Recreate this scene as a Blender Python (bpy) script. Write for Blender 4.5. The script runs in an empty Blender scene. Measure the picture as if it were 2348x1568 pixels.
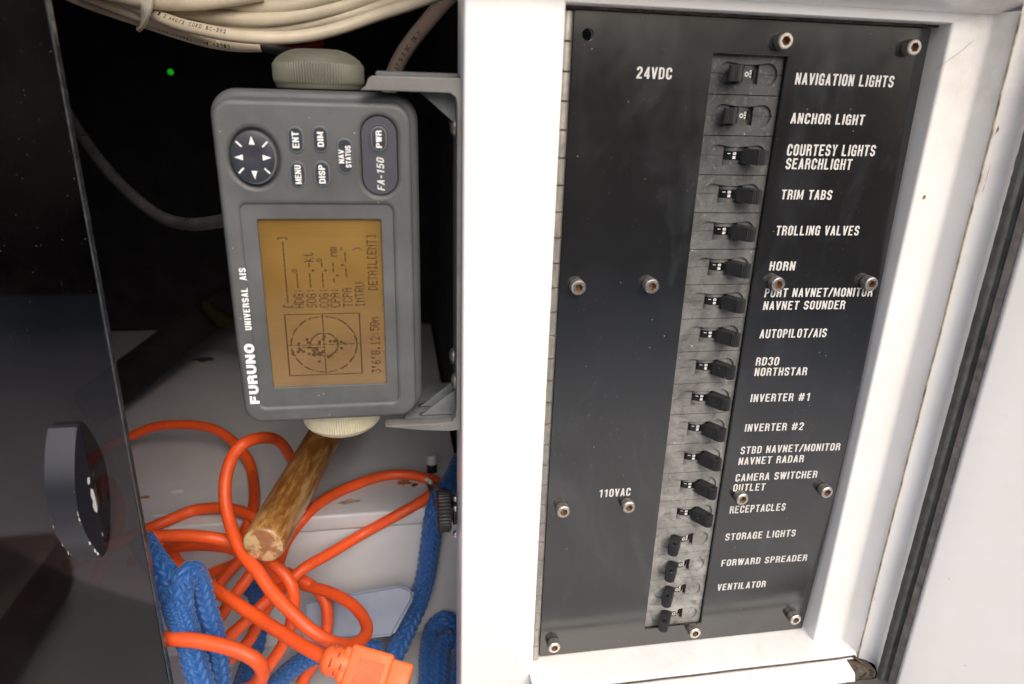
import bpy, bmesh, math, random
import numpy as np
from mathutils import Vector, Matrix
random.seed(7); rng = np.random.RandomState(7)
S = 0.001                      # everything is measured in millimetres
scene = bpy.context.scene
COL = scene.collection

# ------------------------------------------------------------------ camera
CAM = np.array([-153.2, -328.1, -22.1])
RIGHT = np.array([0.98562, -0.16636, 0.02922])
FWD = np.array([0.16630, 0.92583, -0.33930])
RIGHT /= np.linalg.norm(RIGHT); FWD -= RIGHT*(FWD@RIGHT); FWD /= np.linalg.norm(FWD)
DOWN = np.cross(FWD, RIGHT)
if DOWN[2] > 0: DOWN = -DOWN
FPX = 1571.26
cd = bpy.data.cameras.new('camera'); cam = bpy.data.objects.new('camera', cd); COL.objects.link(cam)
cd.sensor_width = 36; cd.lens = FPX/2347*36; cd.clip_start = 0.01; cd.clip_end = 200
M3 = Matrix((tuple(RIGHT), tuple(-DOWN), tuple(-FWD))).transposed()
cam.matrix_world = Matrix.Translation(Vector(CAM)*S) @ M3.to_4x4()
cd.dof.use_dof = True; cd.dof.focus_distance = 0.40; cd.dof.aperture_fstop = 9
scene.camera = cam

# ------------------------------------------------------------------ sky, sun, exposure
w = bpy.data.worlds.new('World'); scene.world = w; w.use_nodes = True
nt = w.node_tree; bg = nt.nodes['Background']
sky = nt.nodes.new('ShaderNodeTexSky'); sky.sky_type = 'NISHITA'; sky.sun_disc = False
SUN_EL, SUN_AZ = math.radians(42), math.radians(168)     # azimuth measured from +y towards +x
sky.sun_elevation = SUN_EL; sky.sun_rotation = SUN_AZ; sky.dust_density = 5.5; sky.air_density = 1.0; sky.ozone_density = 1.0
nt.links.new(sky.outputs[0], bg.inputs[0]); bg.inputs[1].default_value = 0.145
sd = bpy.data.lights.new('sun', 'SUN'); sd.energy = 0.88; sd.angle = math.radians(60); sd.color = (1, .98, .95)
sun = bpy.data.objects.new('sun', sd); COL.objects.link(sun)
dirv = Vector((math.sin(SUN_AZ)*math.cos(SUN_EL), math.cos(SUN_AZ)*math.cos(SUN_EL), math.sin(SUN_EL)))
sun.rotation_euler = dirv.to_track_quat('Z', 'Y').to_euler()
sun.location = dirv*3
scene.view_settings.view_transform = 'Standard'; scene.view_settings.look = 'None'
scene.view_settings.gamma = 1; scene.view_settings.exposure = 0.44
scene.cycles.max_bounces = 8

# ------------------------------------------------------------------ pixel -> point helpers
def ray(px, py): return FWD + RIGHT*((px-1173.5)/FPX) + DOWN*((py-784)/FPX)
def K(px, py, k): return CAM + ray(px, py)*k
def U(px, py, Y):
    d = ray(px, py); return CAM + d*((Y-CAM[1])/d[1])

# ------------------------------------------------------------------ materials
def nodes(name):
    m = bpy.data.materials.new(name); m.use_nodes = True
    return m, m.node_tree, m.node_tree.nodes['Principled BSDF']
def mixcol(nt, fac, a, b):
    n = nt.nodes.new('ShaderNodeMix'); n.data_type = 'RGBA'
    for i, v in ((0, fac), (6, a), (7, b)):
        if hasattr(v, 'is_linked'): nt.links.new(v, n.inputs[i])
        else: n.inputs[i].default_value = v if i == 0 else (*v, 1)
    return n.outputs[2]
def noise(nt, scale, detail=4, rough=.55, vec=None, dist=0):
    n = nt.nodes.new('ShaderNodeTexNoise'); n.inputs['Scale'].default_value = scale
    n.inputs['Detail'].default_value = detail; n.inputs['Roughness'].default_value = rough; n.inputs['Distortion'].default_value = dist
    if vec is not None: nt.links.new(vec, n.inputs['Vector'])
    return n.outputs[0]
def ramp(nt, x, lo, hi, a=0., b=1.):
    n = nt.nodes.new('ShaderNodeMapRange'); n.clamp = True
    nt.links.new(x, n.inputs[0])
    for i, v in ((1, lo), (2, hi), (3, a), (4, b)): n.inputs[i].default_value = v
    return n.outputs[0]
def mul(nt, a, b, op='MULTIPLY'):
    n = nt.nodes.new('ShaderNodeMath'); n.operation = op
    for i, v in ((0, a), (1, b)):
        if hasattr(v, 'is_linked'): nt.links.new(v, n.inputs[i])
        else: n.inputs[i].default_value = v
    return n.outputs[0]
def pos(nt, scale=(1, 1, 1), off=(0, 0, 0)):
    g = nt.nodes.new('ShaderNodeNewGeometry'); m = nt.nodes.new('ShaderNodeMapping')
    nt.links.new(g.outputs['Position'], m.inputs[0]); m.inputs['Scale'].default_value = scale; m.inputs['Location'].default_value = off
    return m.outputs[0]
def bump(nt, b, h, strength=.3, dist=.0003):
    n = nt.nodes.new('ShaderNodeBump'); n.inputs['Strength'].default_value = strength; n.inputs['Distance'].default_value = dist
    nt.links.new(h, n.inputs['Height']); nt.links.new(n.outputs[0], b.inputs['Normal'])
def specks(nt, scale, size, prob, vec):
    """sparse round dust specks -> 0/1"""
    v = nt.nodes.new('ShaderNodeTexVoronoi'); v.inputs['Scale'].default_value = scale; nt.links.new(vec, v.inputs['Vector'])
    s = nt.nodes.new('ShaderNodeSeparateColor'); nt.links.new(v.outputs['Color'], s.inputs[0])
    near = ramp(nt, v.outputs['Distance'], size*.6, size, 1, 0)
    sel = ramp(nt, s.outputs[0], prob, prob-.01, 0, 1)
    return mul(nt, near, sel)
def simple(name, col, rough=.5, metal=0., var=.12, scale=60, spec=.5, bmp=0, bscale=900, spk=0, coat=0, stretch=(1, 1, 1)):
    m, nt, b = nodes(name)
    v = pos(nt, stretch)
    n = noise(nt, scale, 5, .6, v)
    dark = tuple(c*(1-var*2) for c in col); lite = tuple(min(1, c*(1+var)) for c in col)
    c = mixcol(nt, ramp(nt, n, .3, .7), dark, lite)
    if spk:
        c = mixcol(nt, mul(nt, specks(nt, 420, .16, spk, v), .6), c, (.50, .49, .46))
    nt.links.new(c, b.inputs['Base Color'])
    nt.links.new(ramp(nt, noise(nt, scale*2.3, 3, .5, v), .3, .7, rough*.85, min(1, rough*1.2)), b.inputs['Roughness'])
    b.inputs['Metallic'].default_value = metal; b.inputs['Specular IOR Level'].default_value = spec
    b.inputs['Coat Weight'].default_value = coat
    if bmp: bump(nt, b, noise(nt, bscale, 3, .6, v), bmp)
    return m
MT = {}
def gelcoat():
    m, nt, b = nodes('white_gelcoat'); v = pos(nt)
    c = mixcol(nt, ramp(nt, noise(nt, 14, 5, .6, v), .35, .7), (.80, .79, .765), (.84, .84, .835))
    # faint grime in soft blotches and small specks
    g = mul(nt, ramp(nt, noise(nt, 45, 6, .7, v, .6), .58, .8), .22)
    c = mixcol(nt, g, c, (.56, .50, .42))
    c = mixcol(nt, mul(nt, specks(nt, 150, .08, .05, v), .6), c, (.35, .28, .22))
    g = nt.nodes.new('ShaderNodeSeparateXYZ'); nt.links.new(v, g.inputs[0])
    dirt = mul(nt, mul(nt, ramp(nt, g.outputs[2], -.075, .02), ramp(nt, g.outputs[0], .100, .118)), ramp(nt, noise(nt, 55, 6, .7, v, .4), .32, .7))
    c = mixcol(nt, mul(nt, dirt, .5), c, (.42, .36, .29))          # hand grime in the upper corner of the mouldings
    low = mul(nt, ramp(nt, g.outputs[2], -.345, -.364), ramp(nt, noise(nt, 90, 6, .7, v, .5), .5, .66))
    c = mixcol(nt, mul(nt, low, .3), c, (.45, .40, .32))
    nt.links.new(c, b.inputs['Base Color']); b.inputs['Roughness'].default_value = .28
    b.inputs['Coat Weight'].default_value = .3; b.inputs['Coat Roughness'].default_value = .12
    bump(nt, b, noise(nt, 120, 3, .5, v), .04, .0006)
    return m
MT['white'] = gelcoat()
MT['white_inner'] = simple('locker_white_paint', (.52, .53, .56), .42, var=.05, scale=18, bmp=.06, bscale=160, spk=.03)
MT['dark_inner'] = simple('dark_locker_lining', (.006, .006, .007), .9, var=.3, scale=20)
def panel_mat():
    m, nt, b = nodes('black_anodised_aluminium'); v = pos(nt)
    fine = noise(nt, 1200, 2, .5, pos(nt, (1, 1, .02)))
    smudge = ramp(nt, noise(nt, 26, 6, .62, pos(nt, (1, 1, .55)), 1.3), .52, .80)
    c = mixcol(nt, mul(nt, smudge, .6), (.0105, .0112, .0118), (.052, .057, .064))
    c = mixcol(nt, mul(nt, ramp(nt, fine, .4, .7), .10), c, (.04, .04, .042))
    c = mixcol(nt, mul(nt, specks(nt, 260, .09, .10, v), .55), c, (.45, .45, .42))
    c = mixcol(nt, mul(nt, specks(nt, 600, .14, .12, v), .25), c, (.3, .3, .3))
    nt.links.new(c, b.inputs['Base Color'])
    nt.links.new(ramp(nt, noise(nt, 30, 5, .6, v),   .3, .75, .13, .22), b.inputs['Roughness'])
    b.inputs['Specular IOR Level'].default_value = 1.15
    bump(nt, b, noise(nt, 9, 2, .5, v), .25, .004)
    return m
MT['panel'] = panel_mat()
def breaker_mat():
    m, nt, b = nodes('weathered_grey_thermoplastic'); v = pos(nt)
    big = noise(nt, 60, 6, .68, v, .8); med = noise(nt, 260, 5, .65, v, .4)
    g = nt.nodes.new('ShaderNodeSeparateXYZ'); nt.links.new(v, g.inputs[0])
    lighten_low = ramp(nt, g.outputs[2], -.02, -.30, 0, 1)          # chalking grows towards the lower breakers; some of their light is painted in too
    base = mixcol(nt, lighten_low, (.020, .0205, .021), (.15, .149, .14))
    lite = mixcol(nt, lighten_low, (.066, .069, .072), (.40, .395, .375))
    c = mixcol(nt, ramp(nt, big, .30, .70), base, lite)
    c = mixcol(nt, mul(nt, ramp(nt, med, .52, .66), .42), c, (.045, .046, .047))
    c = mixcol(nt, mul(nt, ramp(nt, noise(nt, 420, 4, .7, v), .56, .66), .5), c, (.20, .20, .195))
    c = mixcol(nt, specks(nt, 300, .15, .08, v), c, (.5, .49, .45))
    nt.links.new(c, b.inputs['Base Color']); b.inputs['Roughness'].default_value = .62
    bump(nt, b, med, .15, .0003)
    return m
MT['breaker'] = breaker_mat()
MT['lever'] = simple('black_lever_plastic', (.018, .018, .020), .48, var=.2, scale=200, bmp=.1, spk=.05)
MT['drum_black'] = simple('glossy_black_label', (.01, .01, .011), .25, var=.1, scale=100)
MT['drum_grey'] = simple('grey_drum_plastic', (.06, .06, .06), .5, var=.2, scale=200)
MT['print'] = simple('white_screen_print', (.62, .61, .585), .6, var=.06, scale=500)
MT['key_print'] = simple('white_key_print', (.82, .82, .80), .5, var=.03, scale=300)
def stainless(name, col, rough):
    return simple(name, col, rough, metal=1., var=.12, scale=300, bmp=.05)
MT['steel'] = stainless('stainless_steel', (.66, .63, .59), .3)
MT['steel_dull'] = simple('dull_tarnished_steel', (.36, .31, .26), .45, metal=.9, var=.25, scale=400, bmp=.1)
MT['knurl'] = simple('dark_knurled_steel', (.34, .32, .29), .5, metal=.85, var=.3, scale=500, bmp=.2)
MT['rusty'] = simple('rust_in_socket', (.30, .16, .06), .7, var=.4, scale=700)
MT['hinge'] = simple('hinge_steel', (.50, .47, .42), .38, metal=.9, var=.12, scale=220, bmp=.1)
MT['hinge_dark'] = simple('grimy_hinge_gap', (.02, .018, .016), .8, var=.5, scale=500)
MT['case'] = simple('grey_instrument_case', (.092, .096, .096), .5, var=.2, scale=24, bmp=.12, bscale=2200, spk=.05)
MT['case_dark'] = simple('grey_instrument_shell', (.068, .073, .075), .55, var=.12, scale=24, bmp=.12, bscale=2200)
MT['key'] = simple('blue_black_key', (.026, .030, .042), .42, var=.15, scale=120, spk=.05)
MT['key_rim'] = simple('key_rim_grey', (.10, .12, .13), .45, var=.08, scale=120)
MT['badge'] = simple('slate_blue_badge', (.048, .050, .066), .5, var=.06, scale=120, bmp=.2, bscale=3000)
MT['bracket'] = simple('grey_bracket_plastic', (.15, .147, .14), .5, var=.12, scale=70, bmp=.1, spk=.05)
MT['bracket_in'] = simple('grey_bracket_plastic_inside', (.15, .165, .165), .5, var=.2, scale=70, bmp=.1, spk=.05)
MT['knob'] = simple('olive_grey_knob', (.12, .12, .09), .42, var=.08, scale=60, bmp=.05)
MT['knob_cream'] = simple('cream_knob', (.62, .58, .42), .45, var=.06, scale=60)
def screen_mat():
    m, nt, b = nodes('amber_lcd'); v = pos(nt)
    line = noise(nt, 90, 2, .5, pos(nt, (.05, 1, 8)))
    big = noise(nt, 16, 3, .5, v, .5)
    c = mixcol(nt, ramp(nt, big, .35, .7), (.15, .08, .013), (.26, .155, .042))
    c = mixcol(nt, mul(nt, ramp(nt, line, .5, .75), .05), c, (.52, .31, .12))
    nt.links.new(c, b.inputs['Base Color']); b.inputs['Roughness'].default_value = .25
    b.inputs['Coat Weight'].default_value = 1; b.inputs['Coat Roughness'].default_value = .04; b.inputs['Coat IOR'].default_value = 1.9
    return m
MT['screen'] = screen_mat()
MT['lcd'] = simple('lcd_dark_dots', (.058, .026, .009), .4, var=.05)
MT['orange'] = simple('orange_vinyl', (.84, .10, .018), .45, var=.13, scale=30, bmp=.03, bscale=400)
def grubby(mat, amt, col, scale):
    m = MT[mat]; nt = m.node_tree; b = nt.nodes['Principled BSDF']; src = b.inputs['Base Color'].links[0].from_socket; v = pos(nt)
    k = mul(nt, ramp(nt, noise(nt, scale, 7, .72, v, .7), .55, .78), amt)
    nt.links.new(mixcol(nt, k, src, col), b.inputs['Base Color'])
grubby('orange', .55, (.30, .055, .02), 55)
MT['slot'] = simple('orange_slot_shade', (.40, .04, .01), .6)  # shade inside the slots, put into a darker orange
MT['orange_plug'] = simple('orange_moulded_vinyl', (.92, .15, .035), .5, var=.06, scale=60, bmp=.05, spk=.04)
MT['cream'] = simple('cream_cable_jacket', (.82, .73, .56), .42, var=.10, scale=30, bmp=.05, spk=.03)
MT['cream_pink'] = simple('dusty_cable_jacket', (.60, .46, .36), .5, var=.12, scale=30)
MT['tie'] = simple('nylon_tie', (.74, .70, .58), .4, var=.05)
MT['ink'] = simple('black_ink', (.03, .028, .03), .6)
MT['black_cable'] = simple('black_rubber_cable', (.05, .05, .053), .3, var=.2, scale=80, spk=.02)
MT['black'] = simple('black_plastic', (.010, .010, .011), .55, var=.2)
MT['rubber'] = simple('worn_black_weatherstrip', (.07, .072, .07), .9, var=.22, scale=120, bmp=.7, bscale=1500)
MT['rubber_brown'] = simple('weathered_brown_weatherstrip', (.20, .18, .165), .8, var=.25, scale=140, bmp=.8, bscale=1300)
MT['caulk'] = simple('dirty_caulk', (.42, .36, .26), .7, var=.4, scale=120, bmp=.4)
MT['grime'] = simple('dark_grime', (.10, .08, .06), .9, var=.5, scale=300, bmp=.5)
MT['rust'] = simple('rust_stain', (.38, .17, .05), .7, var=.4, scale=800)
MT['plastic_blue'] = simple('pale_blue_plastic', (.24, .29, .39), .35, var=.08, scale=30, spec=.5)
MT['red'] = simple('red_wire', (.12, .008, .006), .5)
MT['yellow'] = simple('yellow_green_wire', (.018, .019, .002), .5)
MT['deck'] = simple('deck_gelcoat', (.66, .65, .63), .5, var=.1, scale=3)
MT['teak'] = simple('brown_varnished_wood', (.10, .045, .03), .4, var=.3, scale=6)
def plexi():
    m = bpy.data.materials.new('smoked_acrylic'); m.use_nodes = True; nt = m.node_tree; nt.nodes.clear()
    out = nt.nodes.new('ShaderNodeOutputMaterial'); v = pos(nt)
    tr = nt.nodes.new('ShaderNodeBsdfTransparent'); tr.inputs[0].default_value = (.36, .32, .33, 1)
    gl = nt.nodes.new('ShaderNodeBsdfGlossy'); gl.inputs['Roughness'].default_value = .03; gl.inputs[0].default_value = (1, 1, 1, 1)
    fr = nt.nodes.new('ShaderNodeFresnel'); fr.inputs[0].default_value = 1.49
    df = nt.nodes.new('ShaderNodeBsdfDiffuse'); df.inputs[0].default_value = (.6, .6, .58, 1)
    mx = nt.nodes.new('ShaderNodeMixShader'); nt.links.new(fr.outputs[0], mx.inputs[0]); nt.links.new(tr.outputs[0], mx.inputs[1]); nt.links.new(gl.outputs[0], mx.inputs[2])
    sp = mul(nt, specks(nt, 560, .10, .22, v), .30)
    haze = mul(nt, ramp(nt, noise(nt, 8, 5, .6, v), .4, .8), .012)
    m2 = nt.nodes.new('ShaderNodeMixShader'); nt.links.new(mul(nt, sp, haze, 'ADD'), m2.inputs[0])
    nt.links.new(mx.outputs[0], m2.inputs[1]); nt.links.new(df.outputs[0], m2.inputs[2]); nt.links.new(m2.outputs[0], out.inputs[0])
    return m
MT['plexi'] = plexi()
MT['plexi_edge'] = simple('polished_acrylic_edge', (.05, .055, .058), .15, var=.3, scale=300, spk=.1)
def handle_mat():
    m, nt, b = nodes('chipped_black_enamel'); v = pos(nt)
    chip = ramp(nt, noise(nt, 70, 4, .6, v), .67, .68)
    c = mixcol(nt, chip, (.015, .016, .024), (.66, .65, .60))
    nt.links.new(c, b.inputs['Base Color']); b.inputs['Roughness'].default_value = .33
    return m
MT['handle'] = handle_mat()
def wood(name, end=False):
    m, nt, b = nodes(name)
    tc = nt.nodes.new('ShaderNodeTexCoord'); mp = nt.nodes.new('ShaderNodeMapping'); nt.links.new(tc.outputs['Object'], mp.inputs[0])
    mp.inputs['Scale'].default_value = (1, 1, 1) if end else (1, 1, .22)
    v = mp.outputs[0]
    a = noise(nt, 210 if not end else 62, 7, .65, v, .5); bb = noise(nt, 700, 4, .6, v)
    if not end:
        c = mixcol(nt, ramp(nt, a, .42, .62), (.21, .08, .016), (.47, .25, .085))
        c = mixcol(nt, mul(nt, ramp(nt, bb, .5, .62), .6), c, (.20, .075, .015))
        c = mixcol(nt, mul(nt, ramp(nt, noise(nt, 60, 5, .6, v, .3), .55, .68), .7), c, (.58, .40, .19))
    else:
        c = mixcol(nt, ramp(nt, a, .46, .54), (.28, .12, .05), (.55, .40, .21))
        c = mixcol(nt, mul(nt, ramp(nt, bb, .55, .6), .3), c, (.45, .26, .12))
    nt.links.new(c, b.inputs['Base Color']); b.inputs['Roughness'].default_value = .38; b.inputs['Coat Weight'].default_value = .4
    bump(nt, b, a, .3, .0006)
    return m
MT['wood'] = wood('worn_varnished_wood'); MT['wood_end'] = wood('chipped_varnish_end', True)
def rope_mat():
    m, nt, b = nodes('blue_braided_nylon')
    at = nt.nodes.new('ShaderNodeAttribute'); at.attribute_name = 'h'
    uv = nt.nodes.new('ShaderNodeUVMap')
    fib = nt.nodes.new('ShaderNodeTexNoise'); fib.inputs['Scale'].default_value = 9; nt.links.new(uv.outputs[0], fib.inputs['Vector'])
    c = mixcol(nt, ramp(nt, fib.outputs[0], .35, .65), (.001, .026, .15), (.005, .14, .45))
    nt.links.new(c, b.inputs['Base Color']); b.inputs['Roughness'].default_value = .52
    bump(nt, b, fib.outputs[0], .2, .0004)
    b.inputs['Sheen Weight'].default_value = .3
    return m
MT['rope'] = rope_mat()
def emis(name, col, s):
    m, nt, b = nodes(name); b.inputs['Base Color'].default_value = (*col, 1)
    b.inputs['Emission Color'].default_value = (*col, 1); b.inputs['Emission Strength'].default_value = s
    return m
MT['led'] = emis('green_led', (.01, .40, .01), .45)

# ------------------------------------------------------------------ object helpers
def meshobj(name, verts, faces, mat, parent=None, smooth=False, label=None, cat=None, group=None, kind=None):
    me = bpy.data.meshes.new(name)
    me.from_pydata([tuple(float(c)*S for c in v) for v in verts], [], faces)
    return addobj(name, me, mat, parent, smooth, label, cat, group, kind)
def addobj(name, me, mat, parent=None, smooth=False, label=None, cat=None, group=None, kind=None):
    if mat is not None and not len(me.materials): me.materials.append(MT[mat] if isinstance(mat, str) else mat)
    if smooth is True: me.polygons.foreach_set('use_smooth', [True]*len(me.polygons))
    elif smooth: me.set_sharp_from_angle(angle=math.radians(smooth)) ; 
    o = bpy.data.objects.new(name, me); COL.objects.link(o)
    if parent is not None: o.parent = parent
    tag(o, label, cat, group, kind)
    return o
def tag(o, label=None, cat=None, group=None, kind=None):
    if label: o['label'] = label
    if cat: o['category'] = cat
    if group: o['group'] = group
    if kind: o['kind'] = kind
def empty(name, loc, label, cat, group=None, kind=None):
    """thing root; stays at the origin of its own mesh coordinates so that parts keep world numbers"""
    o = bpy.data.objects.new(name, None); COL.objects.link(o); o.empty_display_size = .02
    o.location = Vector(loc)*S
    tag(o, label, cat, group, kind); return o
def attach(child, parent):
    child.parent = parent; child.matrix_parent_inverse = Matrix.Translation(-Vector(parent.location))
    return child
def bm_done(bm, name, mat, parent=None, smooth=False, **kw):
    bmesh.ops.recalc_face_normals(bm, faces=bm.faces)
    me = bpy.data.meshes.new(name); bm.to_mesh(me); bm.free()
    if smooth: me.polygons.foreach_set('use_smooth', [True]*len(me.polygons))
    if smooth and smooth is not True: me.set_sharp_from_angle(angle=math.radians(smooth))
    o = addobj(name, me, mat, None, False, **kw)
    if parent is not None: attach(o, parent)
    return o
def bm_box(bm, x0, x1, y0, y1, z0, z1, bev=0, seg=2, rot=None, cen=None):
    r = bmesh.ops.create_cube(bm, size=1)
    vs = r['verts']
    M = Matrix.Translation(Vector(((x0+x1)/2, (y0+y1)/2, (z0+z1)/2))*S) @ Matrix.Diagonal(((x1-x0)*S, (y1-y0)*S, (z1-z0)*S, 1))
    if rot is not None: M = rot @ M
    bmesh.ops.transform(bm, matrix=M, verts=vs)
    if bev:
        es = list({e for v in vs for e in v.link_edges})
        bmesh.ops.bevel(bm, geom=es, offset=bev*S, segments=seg, affect='EDGES', profile=.5)
def box(name, mat, x0, x1, y0, y1, z0, z1, bev=0, seg=2, parent=None, **kw):
    bm = bmesh.new(); bm_box(bm, x0, x1, y0, y1, z0, z1, bev, seg)
    return bm_done(bm, name, mat, parent, smooth=35 if bev else False, **kw)
def frame_from(axis):
    a = Vector(axis).normalized(); h = Vector((0, 0, 1)) if abs(a.z) < .9 else Vector((1, 0, 0))
    b = a.cross(h).normalized(); c = a.cross(b)
    return a, b, c
def bm_lathe(bm, prof, base, axis, n=32, mod=None, cap=True):
    """prof: list of (radius, height) along axis from base (mm)"""
    a, b, c = frame_from(axis); base = Vector(base); rings = []
    for r, h in prof:
        ring = []
        for i in range(n):
            t = 2*math.pi*i/n; rr = r*(mod(t, r, h) if mod else 1)
            ring.append(bm.verts.new((base + a*h + b*(rr*math.cos(t)) + c*(rr*math.sin(t)))*S))
        rings.append(ring)
    for k in range(len(rings)-1):
        for i in range(n):
            j = (i+1) % n
            bm.faces.new((rings[k][i], rings[k][j], rings[k+1][j], rings[k+1][i]))
    if cap: bm.faces.new(rings[0][::-1]); bm.faces.new(rings[-1])
    return rings
def lathe(name, mat, prof, base, axis, n=32, mod=None, parent=None, smooth=40, **kw):
    bm = bmesh.new(); bm_lathe(bm, prof, base, axis, n, mod)
    return bm_done(bm, name, mat, parent, smooth=smooth, **kw)
def spline(pts, step=2.0):
    P = np.array(pts, float); P = np.vstack([2*P[0]-P[1], P, 2*P[-1]-P[-2]]); out = []
    for i in range(1, len(P)-2):
        p0, p1, p2, p3 = P[i-1:i+3]; n = max(2, int(np.linalg.norm(p2-p1)/step))
        t = (np.arange(n)/n)[:, None]
        out.append(.5*((2*p1)+(-p0+p2)*t+(2*p0-5*p1+4*p2-p3)*t**2+(-p0+3*p1-3*p2+p3)*t**3))
    out.append(P[-2][None]); Q = np.vstack(out)
    for _ in range(3): Q[1:-1] = Q[1:-1]*.5+(Q[:-2]+Q[2:])*.25
    return Q
def frames(Q):
    T = np.gradient(Q, axis=0); T /= np.linalg.norm(T, axis=1)[:, None]
    N = np.zeros_like(T); n = np.cross(T[0], [0, 0, 1.]); 
    if np.linalg.norm(n) < .1: n = np.cross(T[0], [1., 0, 0])
    n /= np.linalg.norm(n)
    for i in range(len(T)):
        n = n - T[i]*(n@T[i]); n /= np.linalg.norm(n); N[i] = n
    return T, N, np.cross(T, N)
def tube_data(Q, r, n=16, cap=True, flat=1., v0=0):
    T, N, B = frames(Q); m = len(Q)
    th = np.arange(n)*2*np.pi/n
    r = np.broadcast_to(np.asarray(r, float), (m,)) if np.ndim(r) < 2 else r
    R = r[:, None] if np.ndim(r) == 1 else r
    V = Q[:, None]+N[:, None]*(np.cos(th)[None]*R)[..., None]+B[:, None]*(np.sin(th)[None]*R*flat)[..., None]
    V = V.reshape(-1, 3); F = []
    for i in range(m-1):
        for j in range(n):
            k = (j+1) % n; F.append((v0+i*n+j, v0+i*n+k, v0+(i+1)*n+k, v0+(i+1)*n+j))
    if cap: F.append(tuple(v0+j for j in range(n))[::-1]); F.append(tuple(v0+(m-1)*n+j for j in range(n)))
    return V, F
def tubes(name, mat, paths, n=16, parent=None, **kw):
    VV = []; FF = []; c = 0
    for Q, r in paths:
        V, F = tube_data(Q, r, n, v0=c); VV.append(V); FF += F; c += len(V)
    o = meshobj(name, np.vstack(VV), FF, mat, None, True, **kw)
    if parent is not None: attach(o, parent)
    return o
def khit(px, py, mar):
    """camera depth at which a pixel's ray meets the shelf, riser or floor of the locker (less a margin)"""
    d = ray(px, py); t = (139-mar-CAM[1])/d[1]; z = CAM[2]+d[2]*t
    if z > -330+mar: t = (-330+mar-CAM[2])/d[2] if d[2] < 0 else 1e9
    tf = (-452+mar-CAM[2])/d[2] if d[2] < 0 else 1e9
    return min(t, tf) if z <= -330+mar else t
def Kc(px, py, k, mar=6.): return K(px, py, min(k, khit(px, py, mar)))
def pxpath(lst, step=2., mar=None): return spline([K(*p) if mar is None else Kc(*p, mar) for p in lst], step)
def curve_mesh(name, loops, thick, bev=0, z0=0.):
    """flat filled 2-D shape with holes, extruded; local X,Y in mm, thickness centred on Z"""
    cu = bpy.data.curves.new(name, 'CURVE'); cu.dimensions = '2D'; cu.fill_mode = 'BOTH'
    cu.extrude = max(0, (thick/2-bev))*S; cu.bevel_depth = bev*S; cu.bevel_resolution = 1
    cu.offset = -bev*S
    for lp in loops:
        sp = cu.splines.new('POLY'); sp.points.add(len(lp)-1); sp.use_cyclic_u = True
        for p, q in zip(sp.points, lp): p.co = (q[0]*S, q[1]*S, 0, 1)
    o = bpy.data.objects.new('tmp', cu); me = bpy.data.meshes.new_from_object(o)
    bpy.data.objects.remove(o); bpy.data.curves.remove(cu); return me
FACE = Matrix(((1, 0, 0, 0), (0, 0, -1, 0), (0, 1, 0, 0), (0, 0, 0, 1)))     # local XY -> world XZ, local Z -> towards the viewer (-y)
def plate(name, mat, loops, y_front, y_back, parent=None, bev=0, smooth=35, **kw):
    th = y_back-y_front
    me = curve_mesh(name, loops, th, bev)
    me.transform(Matrix.Translation((0, (y_front+y_back)/2*S, 0)) @ FACE)
    if smooth: me.polygons.foreach_set('use_smooth', [True]*len(me.polygons)); me.set_sharp_from_angle(angle=math.radians(smooth))
    o = addobj(name, me, mat, None, False, **kw)
    if parent is not None: attach(o, parent)
    return o
def rrect(x0, x1, z0, z1, r, n=6):
    pts = []
    for cx, cz, a0 in ((x1-r, z1-r, 0), (x0+r, z1-r, 90), (x0+r, z0+r, 180), (x1-r, z0+r, 270)):
        for i in range(n+1):
            a = math.radians(a0+90*i/n); pts.append((cx+r*math.cos(a), cz+r*math.sin(a)))
    return pts
def circ(cx, cz, r, n=24, rz=None): return [(cx+r*math.cos(2*math.pi*i/n), cz+(rz or r)*math.sin(2*math.pi*i/n)) for i in range(n)]
def text_mesh(s, height, width=None, bold=0., shear=0., spacing=1., xs=.72):
    """mesh of a word, baseline at y=0, starting at x=0, cap height = height (mm)"""
    cu = bpy.data.curves.new('t', 'FONT'); cu.body = s; cu.size = 1; cu.offset = bold; cu.shear = shear; cu.space_character = spacing
    cu.resolution_u = 3
    o = bpy.data.objects.new('tmp', cu); me = bpy.data.meshes.new_from_object(o)
    bpy.data.objects.remove(o); bpy.data.curves.remove(cu)
    if not len(me.vertices): return me
    co = np.array([v.co[:] for v in me.vertices]); cap = .73
    x0, x1 = co[:, 0].min(), co[:, 0].max()
    k = height/cap; kx = width/(x1-x0) if width else k*xs
    me.transform(Matrix.Diagonal((kx*S, k*S, 1, 1)) @ Matrix.Translation((-x0, 0, 0)))
    return me
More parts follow.
